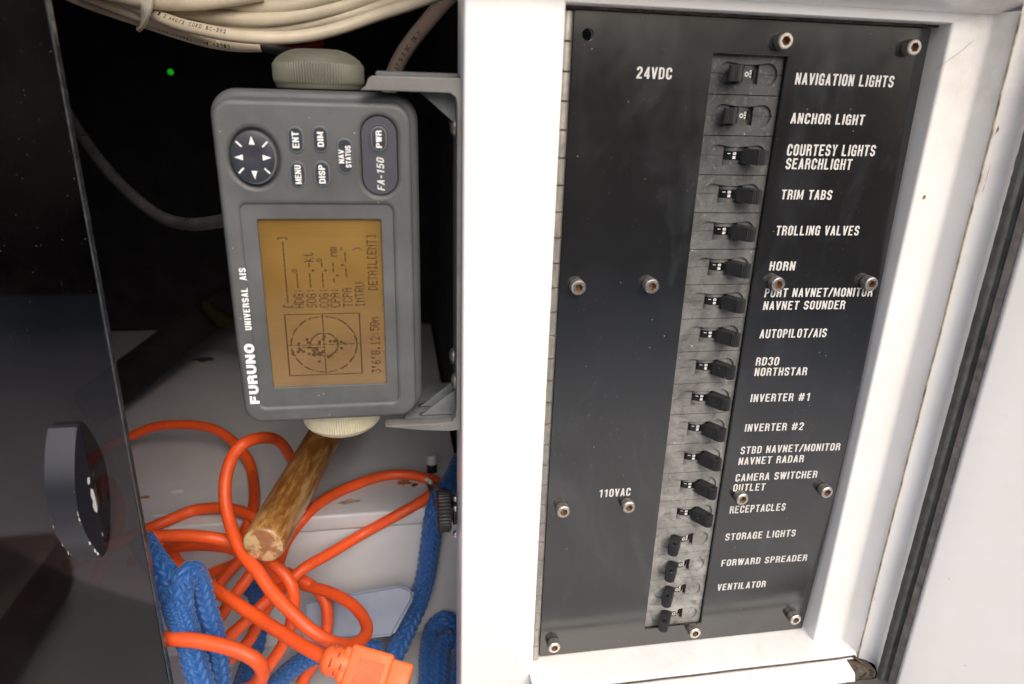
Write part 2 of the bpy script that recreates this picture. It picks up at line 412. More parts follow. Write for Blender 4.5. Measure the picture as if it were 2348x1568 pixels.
# ---- condensed bold capitals drawn as strokes (unit height)
def _arc(cx, cy, rx, ry, a0, a1, n=7):
    return [(cx+rx*math.cos(math.radians(a0+(a1-a0)*i/n)), cy+ry*math.sin(math.radians(a0+(a1-a0)*i/n))) for i in range(n+1)]
def glyph(ch, W=.47, t=.155):
    a, b = t*.58, W-t*.58; m = (a+b)/2; r = (b-a)/2; lo, hi = t*.45, 1-t*.45; ry = r*1.05; mid = .5
    g = {
     'I': ([[(a, 0), (a, 1)]], 2*a), 'L': ([[(a, 0), (a, 1)], [(a, t/2), (b+.04, t/2)]], W), 'H': ([[(a, 0), (a, 1)], [(b, 0), (b, 1)], [(a, .52), (b, .52)]], W),
     'T': ([[(m, 0), (m, 1)], [(0, 1-t/2), (W, 1-t/2)]], W), 'E': ([[(a, 0), (a, 1)], [(a, t/2), (b+.05, t/2)], [(a, 1-t/2), (b+.05, 1-t/2)], [(a, .52), (b, .52)]], W-.01),
     'F': ([[(a, 0), (a, 1)], [(a, 1-t/2), (b+.05, 1-t/2)], [(a, .5), (b, .5)]], W-.02), 'N': ([[(a, 0), (a, 1)], [(b, 0), (b, 1)], [(a+.01, .93), (b-.01, .07)]], W+.01),
     'M': ([[(a, 0), (a, 1)], [(b+.13, 0), (b+.13, 1)], [(a+.02, .95), ((a+b+.13)/2, .14), (b+.11, .95)]], W+.13),
     'V': ([[(.065, 1), (m, .0)], [(m, .0), (W-.065, 1)]], W), 'W': ([[(.06, 1), (.20, .0)], [(.20, .0), (.33, 1)], [(.33, 1), (.46, .0)], [(.46, .0), (.60, 1)]], .66),
     'A': ([[(.065, 0), (m, 1)], [(m, 1), (W-.065, 0)], [(.13, .28), (W-.13, .28)]], W), 'X': ([[(.07, 0), (W-.07, 1)], [(.07, 1), (W-.07, 0)]], W),
     'Y': ([[(.06, 1), (m, .46), (W-.06, 1)], [(m, 0), (m, .5)]], W), 'K': ([[(a, 0), (a, 1)], [(b, 1), (a, .42)], [(a+.06, .55), (b+.02, 0)]], W),
     'O': ([_arc(m, hi-ry, r, ry, 0, 180)+_arc(m, lo+ry, r, ry, 180, 360)+[(b, hi-ry)]], W), '0': ([_arc(m, hi-ry, r, ry, 0, 180)+_arc(m, lo+ry, r, ry, 180, 360)+[(b, hi-ry)]], W),
     'C': ([[(b, .64)]+_arc(m, hi-ry, r, ry, 0, 180)+_arc(m, lo+ry, r, ry, 180, 360)+[(b, .36)]], W),
     'G': ([[(b, .66)]+_arc(m, hi-ry, r, ry, 0, 180)+_arc(m, lo+ry, r, ry, 180, 330), [(b, 0), (b, .53)], [(m, .47), (b+.05, .47)]], W),
     'S': ([[(b, .70)]+_arc(m, hi-ry, r, ry, 0, 180, 6)+_arc(m, .66, r, .14, 180, 235, 3)+_arc(m, .34, r, .14, 55, 0, 3)+_arc(m, lo+ry, r, ry, 0, -180, 6)+[(a, .30)]], W),
     'U': ([[(a, 1)]+_arc(m, lo+ry, r, ry, 180, 360)+[(b, 1)]], W), 'J': ([[(a, .3)]+_arc(m, lo+ry, r, ry, 180, 360)+[(b, 1)]], W),
     'D': ([[(a, 0), (a, 1)], [(a, 1-t/2), (m, 1-t/2)]+_arc(m-.02, 1-t/2-ry, r+.02, ry, 80, 0, 5)+_arc(m-.02, t/2+ry, r+.02, ry, 0, -80, 5)+[(a, t/2)]], W),
     'P': ([[(a, 0), (a, 1)], [(a, 1-t/2), (m, 1-t/2)]+_arc(m, .7, r, .225, 80, -80, 7)+[(a, .475)]], W),
     'R': ([[(a, 0), (a, 1)], [(a, 1-t/2), (m, 1-t/2)]+_arc(m, .72, r, .205, 80, -80, 7)+[(a, .515)], [(b-.06, .5), (b, .38), (b+.01, 0)]], W),
     'B': ([[(a, 0), (a, 1)], [(a, 1-t/2), (m, 1-t/2)]+_arc(m, .73, r-.01, .195, 80, -80, 6)+[(a, .52)], [(a, .52), (m, .52)]+_arc(m, .30, r, .225, 80, -80, 6)+[(a, t/2)]], W),
     'Q': ([_arc(m, hi-ry, r, ry, 0, 180)+_arc(m, lo+ry, r, ry, 180, 360)+[(b, hi-ry)], [(m, .2), (b+.05, 0)]], W),
     '1': ([[(m+.03, 0), (m+.03, 1)], [(.04, .78), (m+.03, .88)]], W-.06), '2': ([[(a, .7)]+_arc(m, hi-ry, r, ry, 180, 0)+[(b, .62), (a+.01, .13)], [(a-.07, t/2), (b+.06, t/2)]], W),
     '3': ([[(a, .73)]+_arc(m, hi-ry, r, ry, 180, 0, 6)+_arc(m, .72, r, .2, 0, -80, 3), _arc(m, .3, r, .22, 80, 0, 3)+_arc(m, lo+ry, r, ry, 0, -180, 6)+[(a, .28)]], W),
     '4': ([[(b-.05, 0), (b-.05, 1)], [(b-.06, .95), (a, .3)], [(.01, .26), (W, .26)]], W), '5': ([[(b+.02, 1-t/2), (a+.02, 1-t/2), (a, .5)]+_arc(m, .36, r, .24, 130, 0, 4)+_arc(m, lo+ry, r, ry, 0, -180, 6)], W),
     '/': ([[(.04, -.02), (.34, 1.02)]], .38), '#': ([[(.17, .02), (.25, .98)], [(.41, .02), (.49, .98)], [(.03, .68), (.62, .68)], [(.03, .33), (.62, .33)]], .66), '-': ([[(.04, .42), (.34, .42)]], .38),
     ' ': ([], .24)}
    return g.get(ch, g['O'])
def band(pts, t):
    """mitred band round a polyline -> quads"""
    P = []
    for p in pts:
        if not P or math.hypot(p[0]-P[-1][0], p[1]-P[-1][1]) > 1e-4: P.append(p)
    closed = math.hypot(P[0][0]-P[-1][0], P[0][1]-P[-1][1]) < 1e-3 and len(P) > 3
    if closed: P = P[:-1]
    n = len(P); L = []; R = []
    for i in range(n):
        if closed: p, q, s = P[i-1], P[i], P[(i+1) % n]
        else: p, q, s = P[max(i-1, 0)], P[i], P[min(i+1, n-1)]
        d1 = Vector((q[0]-p[0], q[1]-p[1])); d2 = Vector((s[0]-q[0], s[1]-q[1]))
        if d1.length < 1e-6: d1 = d2.copy()
        if d2.length < 1e-6: d2 = d1.copy()
        d1.normalize(); d2.normalize(); n1 = Vector((-d1.y, d1.x)); n2 = Vector((-d2.y, d2.x)); mm = n1+n2
        if mm.length < .3: mm = n1
        mm.normalize(); k = min(1.5, 1/max(.3, mm.dot(n1))); o = mm*(t/2*k)
        L.append((q[0]+o.x, q[1]+o.y)); R.append((q[0]-o.x, q[1]-o.y))
    segs = [(i, (i+1) % n) for i in range(n if closed else n-1)]
    return L, R, segs
def stroke_text(s, height, width, shear=0., t=.142, gap=.125, W=.47, space=None):
    V = []; F = []; x = 0
    for ch in s:
        st, w_ = glyph(ch, W, t)
        if ch == ' ' and space: w_ = space
        for k, pl_ in enumerate(st):
            L, R, segs = band(pl_, t*(1.12 if k == 0 else 1)); b = len(V)
            for p in L+R: V.append([x+p[0], p[1], .010*(k+1)])
            n = len(L)
            for i, j in segs: F.append((b+i, b+j, b+n+j, b+n+i))
        x += w_+gap
    x -= gap; V = np.array(V); kx = width/x/height if width else 1
    V[:, 0] *= kx*height; V[:, 1] *= height; V[:, 0] += V[:, 1]*shear
    me = bpy.data.meshes.new('t'); me.from_pydata([tuple(v*S) for v in V], [], F); return me
def place_stroke(name, s, mat, x, y, z, height, width=None, rot=0., parent=None, shear=0., proud=.05, **kw):
    me = stroke_text(s, height, width, shear, **{k: kw.pop(k) for k in list(kw) if k in ('t', 'gap', 'W', 'space')})
    me.transform(Matrix.Translation(Vector((x, y-proud, z))*S) @ FACE @ Matrix.Rotation(math.radians(rot), 4, 'Z'))
    o = addobj(name, me, mat, None, False, **kw)
    if parent is not None: attach(o, parent)
    return o
def place_text(name, s, mat, x, y, z, height, width=None, rot=0., parent=None, bold=.03, shear=0., spacing=1., proud=.08, **kw):
    me = text_mesh(s, height, width, bold, shear, spacing)
    M = Matrix.Translation(Vector((x, y-proud, z))*S) @ FACE @ Matrix.Rotation(math.radians(rot), 4, 'Z')
    me.transform(M)
    o = addobj(name, me, mat, None, False, **kw)
    if parent is not None: attach(o, parent)
    return o
def join_meshes(name, mats, mat, parent=None, **kw):
    """mats: list of (mesh, matrix)"""
    bm = bmesh.new()
    for me, M in mats:
        t = me.copy(); t.transform(M); bm.from_mesh(t); bpy.data.meshes.remove(t)
    me = bpy.data.meshes.new(name); bm.to_mesh(me); bm.free()
    o = addobj(name, me, mat, None, False, **kw)
    if parent is not None: attach(o, parent)
    return o
def strip(name, mat, prof, z0, z1, parent=None, smooth=True, n=40, wob=0., **kw):
    """vertical moulding: profile in (x, y), swept along z"""
    V = []; F = []; m = len(prof)
    for i in range(n+1):
        z = z0+(z1-z0)*i/n
        for x, y in prof: V.append((x+rng.uniform(-wob, wob), y+rng.uniform(-wob, wob), z))
    for i in range(n):
        for j in range(m-1): F.append((i*m+j, i*m+j+1, (i+1)*m+j+1, (i+1)*m+j))
    bm = bmesh.new(); vs = [bm.verts.new(Vector(v)*S) for v in V]
    for f in F: bm.faces.new([vs[i] for i in f])
    return bm_done(bm, name, mat, parent, smooth=smooth, **kw)
def rounded(pts, r=2., n=4):
    """round the inner corners of an open polyline"""
    out = [pts[0]]
    for a, b, c in zip(pts[:-2], pts[1:-1], pts[2:]):
        a, b, c = map(np.array, (a, b, c)); u = a-b; v = c-b; lu, lv = np.linalg.norm(u), np.linalg.norm(v)
        d = min(r, lu*.45, lv*.45); p, q = b+u/lu*d, b+v/lv*d
        for i in range(n+1):
            t = i/n; out.append(tuple((1-t)**2*p+2*t*(1-t)*b+t*t*q))
    out.append(pts[-1]); return out

# ================================================================== the white helm frame
frame = empty('helm_frame', (-90, -11, -170), 'white gelcoat frame with a wide post, recess ledge and header around the black breaker panel', 'frame')
# post between the open locker and the panel
box('post', 'white', -121, -77, -11, 19, -640, 140, 1.6, 3, frame)
# wall behind and left/right of panel recess (recess floor), plus right reveal and stepped moulding
plate('recess_back', 'white', [rrect(-77.2, 111.6, -353.9, 16.2, .2, 1), rrect(-6, 40, -343, 2.5, .2, 1)[::-1], circ(-63.8, 4.4, 2.9, 20)[::-1]], 3.0, 4.2, frame)
plate('recess_rear', 'hinge_dark', [rrect(-78, 112, -354, 16, .2, 1)], 16, 17, frame)
prof = rounded([(111.5, 5), (111.2, -10.8), (131.5, -11.6), (134.5, -24.0)], 1.8)
strip('inner_moulding', 'white', prof, -372, 21, frame)
prof2 = rounded([(134.9, -23.4), (142.5, -27.5), (143.5, -30), (140.4, -36.5)], 1.6)
strip('outer_moulding', 'white', prof2, -359.5, 46, frame, wob=.05)
# bead of aged caulk in the corner between the mouldings
tubes('caulk_bead', 'caulk', [(spline([(134.3+rng.uniform(-.25, .25), -24.4, z) for z in np.linspace(-362, 20, 24)], 3), .5)], 8, frame)
# ledge below the panel, its nose, and the lower sill
def hsweep(name, mat, prof, x0, x1, parent, n=30, wob=0, slope=0.):
    bm = bmesh.new(); m = len(prof); vs = []
    for i in range(n+1):
        x = x0+(x1-x0)*i/n
        for y, z in prof: vs.append(bm.verts.new(Vector((x, y+rng.uniform(-wob, wob), z+rng.uniform(-wob, wob)+slope*(x-x0)))*S))
    for i in range(n):
        for j in range(m-1): bm.faces.new((vs[i*m+j], vs[i*m+j+1], vs[(i+1)*m+j+1], vs[(i+1)*m+j]))
    return bm_done(bm, name, mat, parent, smooth=True)
hsweep('ledge', 'white', rounded([(2, -353.5), (-3, -353.7), (-23.2, -354.2), (-24.6, -358)], 1.8), -79, 134, frame)
hsweep('sill', 'white', rounded([(-25.0, -359), (-25.3, -355.3), (-36, -357.4), (-38.2, -364)], 1.6), -80.5, 124.5, frame, wob=.04)
box('corner_gap', 'grime', 121, 141, -35.5, -22, -368, -358.6, 1.2, parent=frame)
tubes('sill_caulk', 'grime', [(spline([(x, -24.9, -355.6+rng.uniform(-.2, .2)) for x in np.linspace(-76, 131, 22)], 3), .42)], 8, frame)
tubes('corner_grime', 'grime', [(spline([(131.0, -24.6, -355.4), (133.5, -26.5, -357.6), (136.5, -30.5, -358.6), (139.2, -35, -359.2)], 1), .9)], 10, frame)
# header above: thin underside, then a sloping brow that comes forward
hsweep('header', 'white', rounded([(4, 15.8), (-9.5, 15.6), (-11, 16.2), (-11.4, 20.2)], 1.2), -77, 150, frame)
hsweep('brow', 'white', rounded([(-10, 20.0), (-13, 20.4), (-24, 24), (-60, 60), (-60, 140)], 5), -120, 260, frame)
box('post_head', 'white', -77.4, 112, -11, 6, 15.9, 22, .6, parent=frame)
# dark gasket strip of grime above the plate
box('grime_line', 'grime', -76.5, 111, -2.5, .6, 14.7, 15.5, 0, parent=frame)
# black fuzzy weatherstrip between frame and door
strip('weatherstrip', 'rubber', rounded([(140.2, -36.2), (141.2, -38.8), (143.0, -39.6), (144.4, -37.8), (145.2, -37.6), (146.6, -41.2)], .8, 3), -372, 60, frame, wob=.12, n=150)
strip('weatherstrip_lip', 'rubber_brown', rounded([(145.6, -40.6), (146.8, -43.6), (148.6, -44.0), (150, -40)], 1.0, 4), -378, 60, frame, wob=.08, n=150)
hsweep('sill_weatherstrip', 'rubber', rounded([(-37.4, -362.4), (-41, -363.2), (-45, -363.8), (-48, -370)], 1.2), -120, 146, frame, wob=.25, n=90)
# screw holes and rust weeps
def spot(px, py, Y, rx, rz, mat='rust', name='rust_stain', nrm=(0, -1, 0), proud=.12, seed=0):
    r = random.Random(seed+int(px)); c = U(px, py, Y); a, b, cc = frame_from(nrm); n = 18
    V = [Vector(c)+a*proud]+[Vector(c)+a*proud+Vector((1, 0, 0))*0 for _ in range(0)]
    for i in range(n):
        t = 2*math.pi*i/n; k = r.uniform(.65, 1.1)
        u = Vector((math.cos(t)*rx*k, 0, math.sin(t)*rz*k)); u = u-a*(u@a)
        V.append(Vector(c)+a*proud+u)
    F = [(0, 1+i, 1+(i+1) % n) for i in range(n)]
    o = meshobj(name, V, F, mat); attach(o, frame); return o
om = (.48, -.87, 0)
spot(2286, 297, -26.5, .9, 1.3, 'black', 'screw_hole', om, .35)
spot(2284, 298, -26.5, 1.7, 2.3, 'caulk', 'rust_stain', om, .25)
spot(2262, 400, -26.5, .5, 5, 'rust', 'rust_stain', om, .3, 3)
spot(2253, 432, -26.5, .6, 2.6, 'rust', 'rust_stain', om, .32, 5)
spot(2118, 452, -11.2, .9, 1.3, 'rust', 'rust_stain')
spot(2004, 1372, -26.5, .7, 1.6, 'rust', 'rust_stain', om, .3)
spot(1719, 1549, -32.5, 1.1, .8, 'grime', 'screw_hole', (0, -.2, 1), .3)
# hairline cracks
for pts in ([(2232, 92), (2200, 120), (2170, 141), (2146, 160)],):
    tubes('crack', 'grime', [(spline([U(x, y, -12.2) for x, y in pts], 1), .07)], 5, frame)

# open hatch door at the right edge, nearer the viewer
hatch = empty('hatch_door', (160, -60, -200), 'glossy white hatch door standing open at the right edge of the picture', 'door')
bm = bmesh.new()
P0 = (147.3, -46.5); NS = 14; dprof = [(P0[0]+1.2, P0[1]+4)]
for i in range(NS+1):
    t = i/NS; dprof.append((P0[0]-1.0+t*165, P0[1]-t*150-10*math.sin(math.pi*t*.9)+14*t*(1-t)))
dprof = rounded(dprof, 1.5, 3)
n = 30; vs = []; zt = 150; zb = -700; m = len(dprof)
for i in range(n+1):
    for x, y in dprof: vs.append(bm.verts.new(Vector((x, y, zb+(zt-zb)*i/n))*S))
for i in range(n):
    for j in range(m-1): bm.faces.new((vs[i*m+j], vs[i*m+j+1], vs[(i+1)*m+j+1], vs[(i+1)*m+j]))
bm_done(bm, 'door_skin', 'white', hatch, smooth=True)

# ================================================================== breaker panel
PX0, PX1, PZ1, PZ0 = -70.6, 109.2, 14.3, -353.0
CX0, CX1, CZ1, CZ0 = -2.6, 35.6, -1.0, -339.4
panel = empty('breaker_panel', (19, 0, -170), 'black anodised electrical panel with a column of eighteen breaker switches and white names', 'electrical panel')
def bulge(x, z):
    """the free right-hand half of the plate has sprung forward a few millimetres between its fixings"""
    t = min(1, max(0, (14.3-z)/367.3)); u = min(1, max(0, (x-37)/72))
    return 4.8*math.sin(math.pi*t**1.25)*u**1.3
def bend(me, fn):
    co = np.array([v.co[:] for v in me.vertices])
    for v in me.vertices: v.co.y -= fn(v.co.x/S, v.co.z/S)*S
hole = circ(-63.8, 4.4, 2.6, 24)
pl = plate('face_plate', 'panel', [rrect(PX0, PX1, PZ0, PZ1, .8, 3), rrect(CX0, CX1, CZ0, CZ1, .4, 2)[::-1], hole[::-1]], 0, 1.7, panel, bev=.2)
bm = bmesh.new(); bm.from_mesh(pl.data)
for i in range(1, 40): bmesh.ops.bisect_plane(bm, geom=bm.verts[:]+bm.edges[:]+bm.faces[:], plane_co=(0, 0, (PZ0+i*(PZ1-PZ0)/40)*S), plane_no=(0, 0, 1))
for x in np.linspace(37, 108, 12): bmesh.ops.bisect_plane(bm, geom=bm.verts[:]+bm.edges[:]+bm.faces[:], plane_co=(x*S, 0, 0), plane_no=(1, 0, 0))
bm.to_mesh(pl.data); bm.free(); bend(pl.data, bulge)
# piano hinge
zz = 14.0; k = 0
while zz > -352:
    z2 = max(zz-12.7, -353)
    lathe('hinge_knuckle', 'hinge', [(2.2, 0), (2.75, .35), (2.75, zz-z2-.65), (2.2, zz-z2-.3)], (-74.0, -.3, z2), (0, 0, 1), 14, parent=panel)
    zz = z2
box('hinge_leaf', 'hinge_dark', -76.6, -70.9, 1.2, 1.9, -353, 14, 0, parent=panel)
box('hinge_pin', 'hinge_dark', -75.3, -72.8, -1.4, 1.1, -352.5, 13.6, .5, parent=panel)

# socket head cap screws
def cap_screw_mesh():
    bm = bmesh.new(); n = 72; R = 3.8; H = 5.3
    mod = lambda t, r, h: 1+(.028*math.cos(36*t) if .5 < h < 4.9 and r > 3.6 else 0)
    rings = bm_lathe(bm, [(R-.2, 0), (R, .3), (R, .9), (R, 4.4), (R-.1, 4.85), (R-.55, H)], (0, 0, 0), (0, -1, 0), n, mod, cap=False)
    # hexagonal socket
    a, b, c = frame_from((0, -1, 0)); hexr = []
    for depth in (H, H-3.4):
        ring = []
        for i in range(n):
            t = 2*math.pi*i/n; r = 2.25*math.cos(math.pi/6)/math.cos((t % (math.pi/3))-math.pi/6)
            ring.append(bm.verts.new((a*depth+b*(r*math.cos(t))+c*(r*math.sin(t)))*S))
        hexr.append(ring)
    for i in range(n):
        j = (i+1) % n
        bm.faces.new((rings[-1][i], rings[-1][j], hexr[0][j], hexr[0][i]))
        f = bm.faces.new((hexr[0][i], hexr[0][j], hexr[1][j], hexr[1][i])); f.material_index = 1
    f = bm.faces.new(hexr[1]); f.material_index = 1
    for f in bm.faces:
        if f.material_index == 0 and abs(f.calc_center_median().y) < 4.6*S: f.material_index = 2
    bmesh.ops.recalc_face_normals(bm, faces=bm.faces)
    me = bpy.data.meshes.new('screw'); bm.to_mesh(me); bm.free()
    me.materials.append(MT['steel']); me.materials.append(MT['rusty']); me.materials.append(MT['knurl'])
    me.polygons.foreach_set('use_smooth', [True]*len(me.polygons)); me.set_sharp_from_angle(angle=math.radians(30))
    return me
sm = cap_screw_mesh()
for i, (x, z) in enumerate([(29.5, 5.2), (96.9, 5.0), (-62.3, -112.2), (-23.7, -112.1), (46.3, -112.2), (101.2, -112.9), (-62.7, -243.4), (-24, -243.5),
             (46.2, -243.6), (101.2, -243.1), (-63.1, -340.7), (28.8, -341.1), (98.1, -338.8)]):
    o = bpy.data.objects.new('socket_screw', sm); COL.objects.link(o)
    bl = bulge(x, z); dy = 1.7-bl; x += (x+153.2)/321*dy; z += (z+22.1)/321*dy          # seated on the plate, head 5.3 mm high
    o.parent = panel; o.location = Vector((x-19, -.02-bl, z+170))*S
    o.rotation_euler = (0, random.uniform(0, 6), 0)

# ---- circuit breakers
PITCH = 19.05; BW = 38.0; BX = -2.3; BY = 3.0
def dogbone(n=14):
    """window outline in the breaker face; local x 0..BW, z 0 at mid height"""
    c1, c2, R, waist = 10.4, BW-8.2, 5.25, 4.15; pts = []
    c1, c2 = 9.6, 30.2
    for i in range(n+1):
        a = math.radians(70+220*i/n); pts.append((c1+R*math.cos(a), R*math.sin(a)))
    for i in range(1, 6):
        t = i/6; x = (c1+R*math.cos(math.radians(290)))*(1-t)+(c2-R*math.cos(math.radians(290)))*t
        pts.append((x, -(waist+(R*math.sin(math.radians(70))-waist)*(2*t-1)**2)))
    for i in range(n+1):
        a = math.radians(250+220*i/n); pts.append((c2+R*math.cos(a), R*math.sin(a)))
    for i in range(1, 6):
        t = i/6; x = (c2-R*math.cos(math.radians(290)))*(1-t)+(c1+R*math.cos(math.radians(290)))*t
        pts.append((x, (waist+(R*math.sin(math.radians(70))-waist)*(2*t-1)**2)))
    return pts
def tmesh(loops, thick, yc, bev=0):
    me = curve_mesh('t', loops, thick, bev); me.transform(Matrix.Translation((0, yc*S, 0)) @ FACE); return me
DB = dogbone()
hz = PITCH/2-.18
def half(sign):
    """half shell of the face: the moulded body is split along its middle"""
    up = [(x, z) for x, z in DB]
    g = .07
    lo, hi = (g, hz) if sign > 0 else (-hz, -g)
    # polygon: outer rectangle minus the dogbone half
    if sign > 0:
        arc = [p for p in up if p[1] > g]; arc.sort(key=lambda p: 0)
        top = sorted([p for p in arc], key=lambda p: p[0])
    else:
        top = sorted([p for p in up if p[1] < -g], key=lambda p: p[0])
    # order along boundary from the left lobe to the right lobe
    seq = [p for p in (up if sign < 0 else up[::-1])]
    # rotate so that it starts at the left-most point
    il = min(range(len(seq)), key=lambda i: seq[i][0]); seq = seq[il:]+seq[:il]
    mid = [p for p in seq if (p[1] > g if sign > 0 else p[1] < -g)]
    xl = min(p[0] for p in up); xr = max(p[0] for p in up)
    path = [(xl, g*sign)]+mid+[(xr, g*sign)]
    outer = [(0, g*sign)]+path+[(BW, g*sign), (BW, hz*sign), (0, hz*sign)]
    return outer
def bm_merge(meshes):
    bm = bmesh.new()
    for me in meshes:
        bm.from_mesh(me); bpy.data.meshes.remove(me)
    bmesh.ops.recalc_face_normals(bm, faces=bm.faces)
    me = bpy.data.meshes.new('m'); bm.to_mesh(me); bm.free(); return me
# housing = two half shells + two lobe floors (split by the seam) + cheeks beside the drum + dark body
DA_Y = 7.6; DR = 6.7; DX = 19.6
def seg_cyl(x, y, r, z0, z1, a0, a1, n=16):
    """solid cylinder sector facing the viewer, axis along z"""
    bm = bmesh.new(); top = []; bot = []
    for i in range(n+1):
        a = math.radians(a0+(a1-a0)*i/n); px = x+r*math.sin(a); py = y-r*math.cos(a)
        bot.append(bm.verts.new((px*S, py*S, z0*S))); top.append(bm.verts.new((px*S, py*S, z1*S)))
    for i in range(n): bm.faces.new((bot[i], bot[i+1], top[i+1], top[i]))
    bm.faces.new(top); bm.faces.new(bot)
    bmesh.ops.recalc_face_normals(bm, faces=bm.faces)
    me = bpy.data.meshes.new('t'); bm.to_mesh(me); bm.free(); return me
def boxm(x0, x1, y0, y1, z0, z1, bev=0):
    bm = bmesh.new(); bm_box(bm, x0, x1, y0, y1, z0, z1, bev); me = bpy.data.meshes.new('t'); bm.to_mesh(me); bm.free(); return me
def housing_mesh():
    parts = [tmesh([half(1)], 2.2, 1.1, .12), tmesh([half(-1)], 2.2, 1.1, .12)]
    for s in (1, -1):                     # floors of the lobes, 1.3 mm deep
        z0, z1 = (.09, 5.6) if s > 0 else (-5.6, -.09)
        parts.append(boxm(3.6, 13.2, 1.35, 2.6, z0, z1)); parts.append(boxm(26.2, 36.2, 1.35, 2.6, z0, z1))
    parts.append(boxm(.3, BW-.3, 2.3, 3.0, -hz+.3, -4.6)); parts.append(boxm(.3, BW-.3, 2.3, 3.0, 4.6, hz-.3))
    parts.append(seg_cyl(DX, DA_Y, 6.9, 2.2, 4.7, -75, 75)); parts.append(seg_cyl(DX, DA_Y, 6.9, -4.7, -2.2, -75, 75))
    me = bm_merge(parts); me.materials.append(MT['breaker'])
    me.polygons.foreach_set('use_smooth', [True]*len(me.polygons)); me.set_sharp_from_angle(angle=math.radians(30))
    return me
def lever_mesh(ang):
    """lever rotated by ang degrees about the vertical axis of the drum (positive = right)"""
    W2 = 2.95; H2 = 3.6; r0, r1 = 9.2, 18.0
    # plan outline in (tangent u, radial v)
    out = [(-W2, r0), (W2, r0), (W2, r1)]
    ns = 10                                # serrated round nose
    for i in range(ns*2+1):
        a = math.pi*i/(ns*2); rr = W2+(.20 if i % 2 else -.12)
        out.append((rr*math.cos(a), r1+rr*math.sin(a)*1.0))
    out.append((-W2, r1))
    hole = [(1.05*math.cos(2*math.pi*i/14), r1+.1+1.05*math.sin(2*math.pi*i/14)) for i in range(14)]
    me = curve_mesh('lever', [out, hole[::-1]], 2*H2, .15)
    neck = curve_mesh('neck', [[(-1.7, 5.5), (1.7, 5.5), (2.0, r0+.3), (-2.0, r0+.3)]], 4.0, 0)
    me = bm_merge([me, neck])
    # local X=u, Y=v, Z=thickness(world z).  radial v -> (sin a, -cos a)
    a = math.radians(ang)
    M = Matrix(((math.cos(a), math.sin(a), 0, DX*S), (math.sin(a), -math.cos(a), 0, DA_Y*S), (0, 0, 1, 0), (0, 0, 0, 1)))
    me.transform(M)
    bm = bmesh.new(); bm.from_mesh(me); bmesh.ops.recalc_face_normals(bm, faces=bm.faces); bm.to_mesh(me); bm.free()
    me.polygons.foreach_set('use_smooth', [False]*len(me.polygons)); me.materials.append(MT['lever']); return me
def drum_mesh(on):
    bm = bmesh.new()
    me = seg_cyl(DX, DA_Y, DR, -2.1, 2.1, -85, 85, 24)
    me.materials.append(MT['drum_black'] if on else MT['drum_grey'])
    me.polygons.foreach_set('use_smooth', [True]*len(me.polygons)); me.set_sharp_from_angle(angle=math.radians(30))
    return me
def on_drum(me, ang, zc, rot=-90, proud=.06):
    """put a flat glyph mesh (centred) tangent to the drum at angle ang"""
    a = math.radians(ang); r = DR+proud
    R = Matrix(((math.cos(a), 0, -math.sin(a), 0), (math.sin(a), 0, math.cos(a), 0), (0, 1, 0, 0), (0, 0, 0, 1)))
    # local X -> tangent, local Y -> z, local Z -> inward
    me.transform(Matrix.Translation(((DX+r*math.sin(a))*S, (DA_Y-r*math.cos(a))*S, zc*S)) @ R @ Matrix.Rotation(math.radians(rot), 4, 'Z'))
    return me
def centred(me):
    co = np.array([v.co[:] for v in me.vertices]); c = (co.min(0)+co.max(0))/2
    me.transform(Matrix.Translation((-c[0], -c[1], 0))); return me
def drum_text(on):
    out = []
    if on:
        for ch, z in (('O', .95), ('N', -.98)):
            out.append(on_drum(centred(stroke_text(ch, 1.7, 1.3)), -4, z))
        out.append(on_drum(centred(text_mesh('I', 1.5, .32, .03)), -27, .9, -90))
    else:
        for ch, z in (('O', 1.4), ('F', .05), ('F', -1.25)):
            out.append(on_drum(centred(stroke_text(ch, 1.35, .95)), 21, z))
        ring = curve_mesh('r', [circ(0, 0, 1.05, 22), circ(0, 0, .68, 22)[::-1]], .02)
        out.append(on_drum(ring, 3, 0))
    me = bm_merge(out); me.materials.append(MT['key_print']); return me
def black_patch():
    me = seg_cyl(DX, DA_Y, DR+.03, -2.0, 2.0, 28, 62, 10); me.materials.append(MT['drum_black']); return me
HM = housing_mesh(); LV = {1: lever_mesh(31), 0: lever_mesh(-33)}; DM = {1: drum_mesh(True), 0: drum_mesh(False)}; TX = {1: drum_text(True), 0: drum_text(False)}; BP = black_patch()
box('breaker_backing', 'hinge_dark', BX-2, BX+BW+4, BY+3.2, BY+9, -345, 1, 0, parent=panel)
states = [0, 0]+[1]*12+[0]*4
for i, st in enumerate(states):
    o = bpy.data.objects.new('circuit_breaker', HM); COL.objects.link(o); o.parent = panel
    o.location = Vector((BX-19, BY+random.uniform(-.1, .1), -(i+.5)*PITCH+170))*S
    o['label'] = 'grey circuit breaker with its lever thrown %s' % ('right to ON' if st else 'left to OFF')
    for nm, me in (('switch_lever', LV[st]), ('switch_drum', DM[st]), ('drum_lettering', TX[st]))+((('drum_band', BP),) if not st else ()):
        c = bpy.data.objects.new(nm, me); COL.objects.link(c); c.parent = o
        if nm == 'switch_lever': c.rotation_euler = (0, 0, 0)

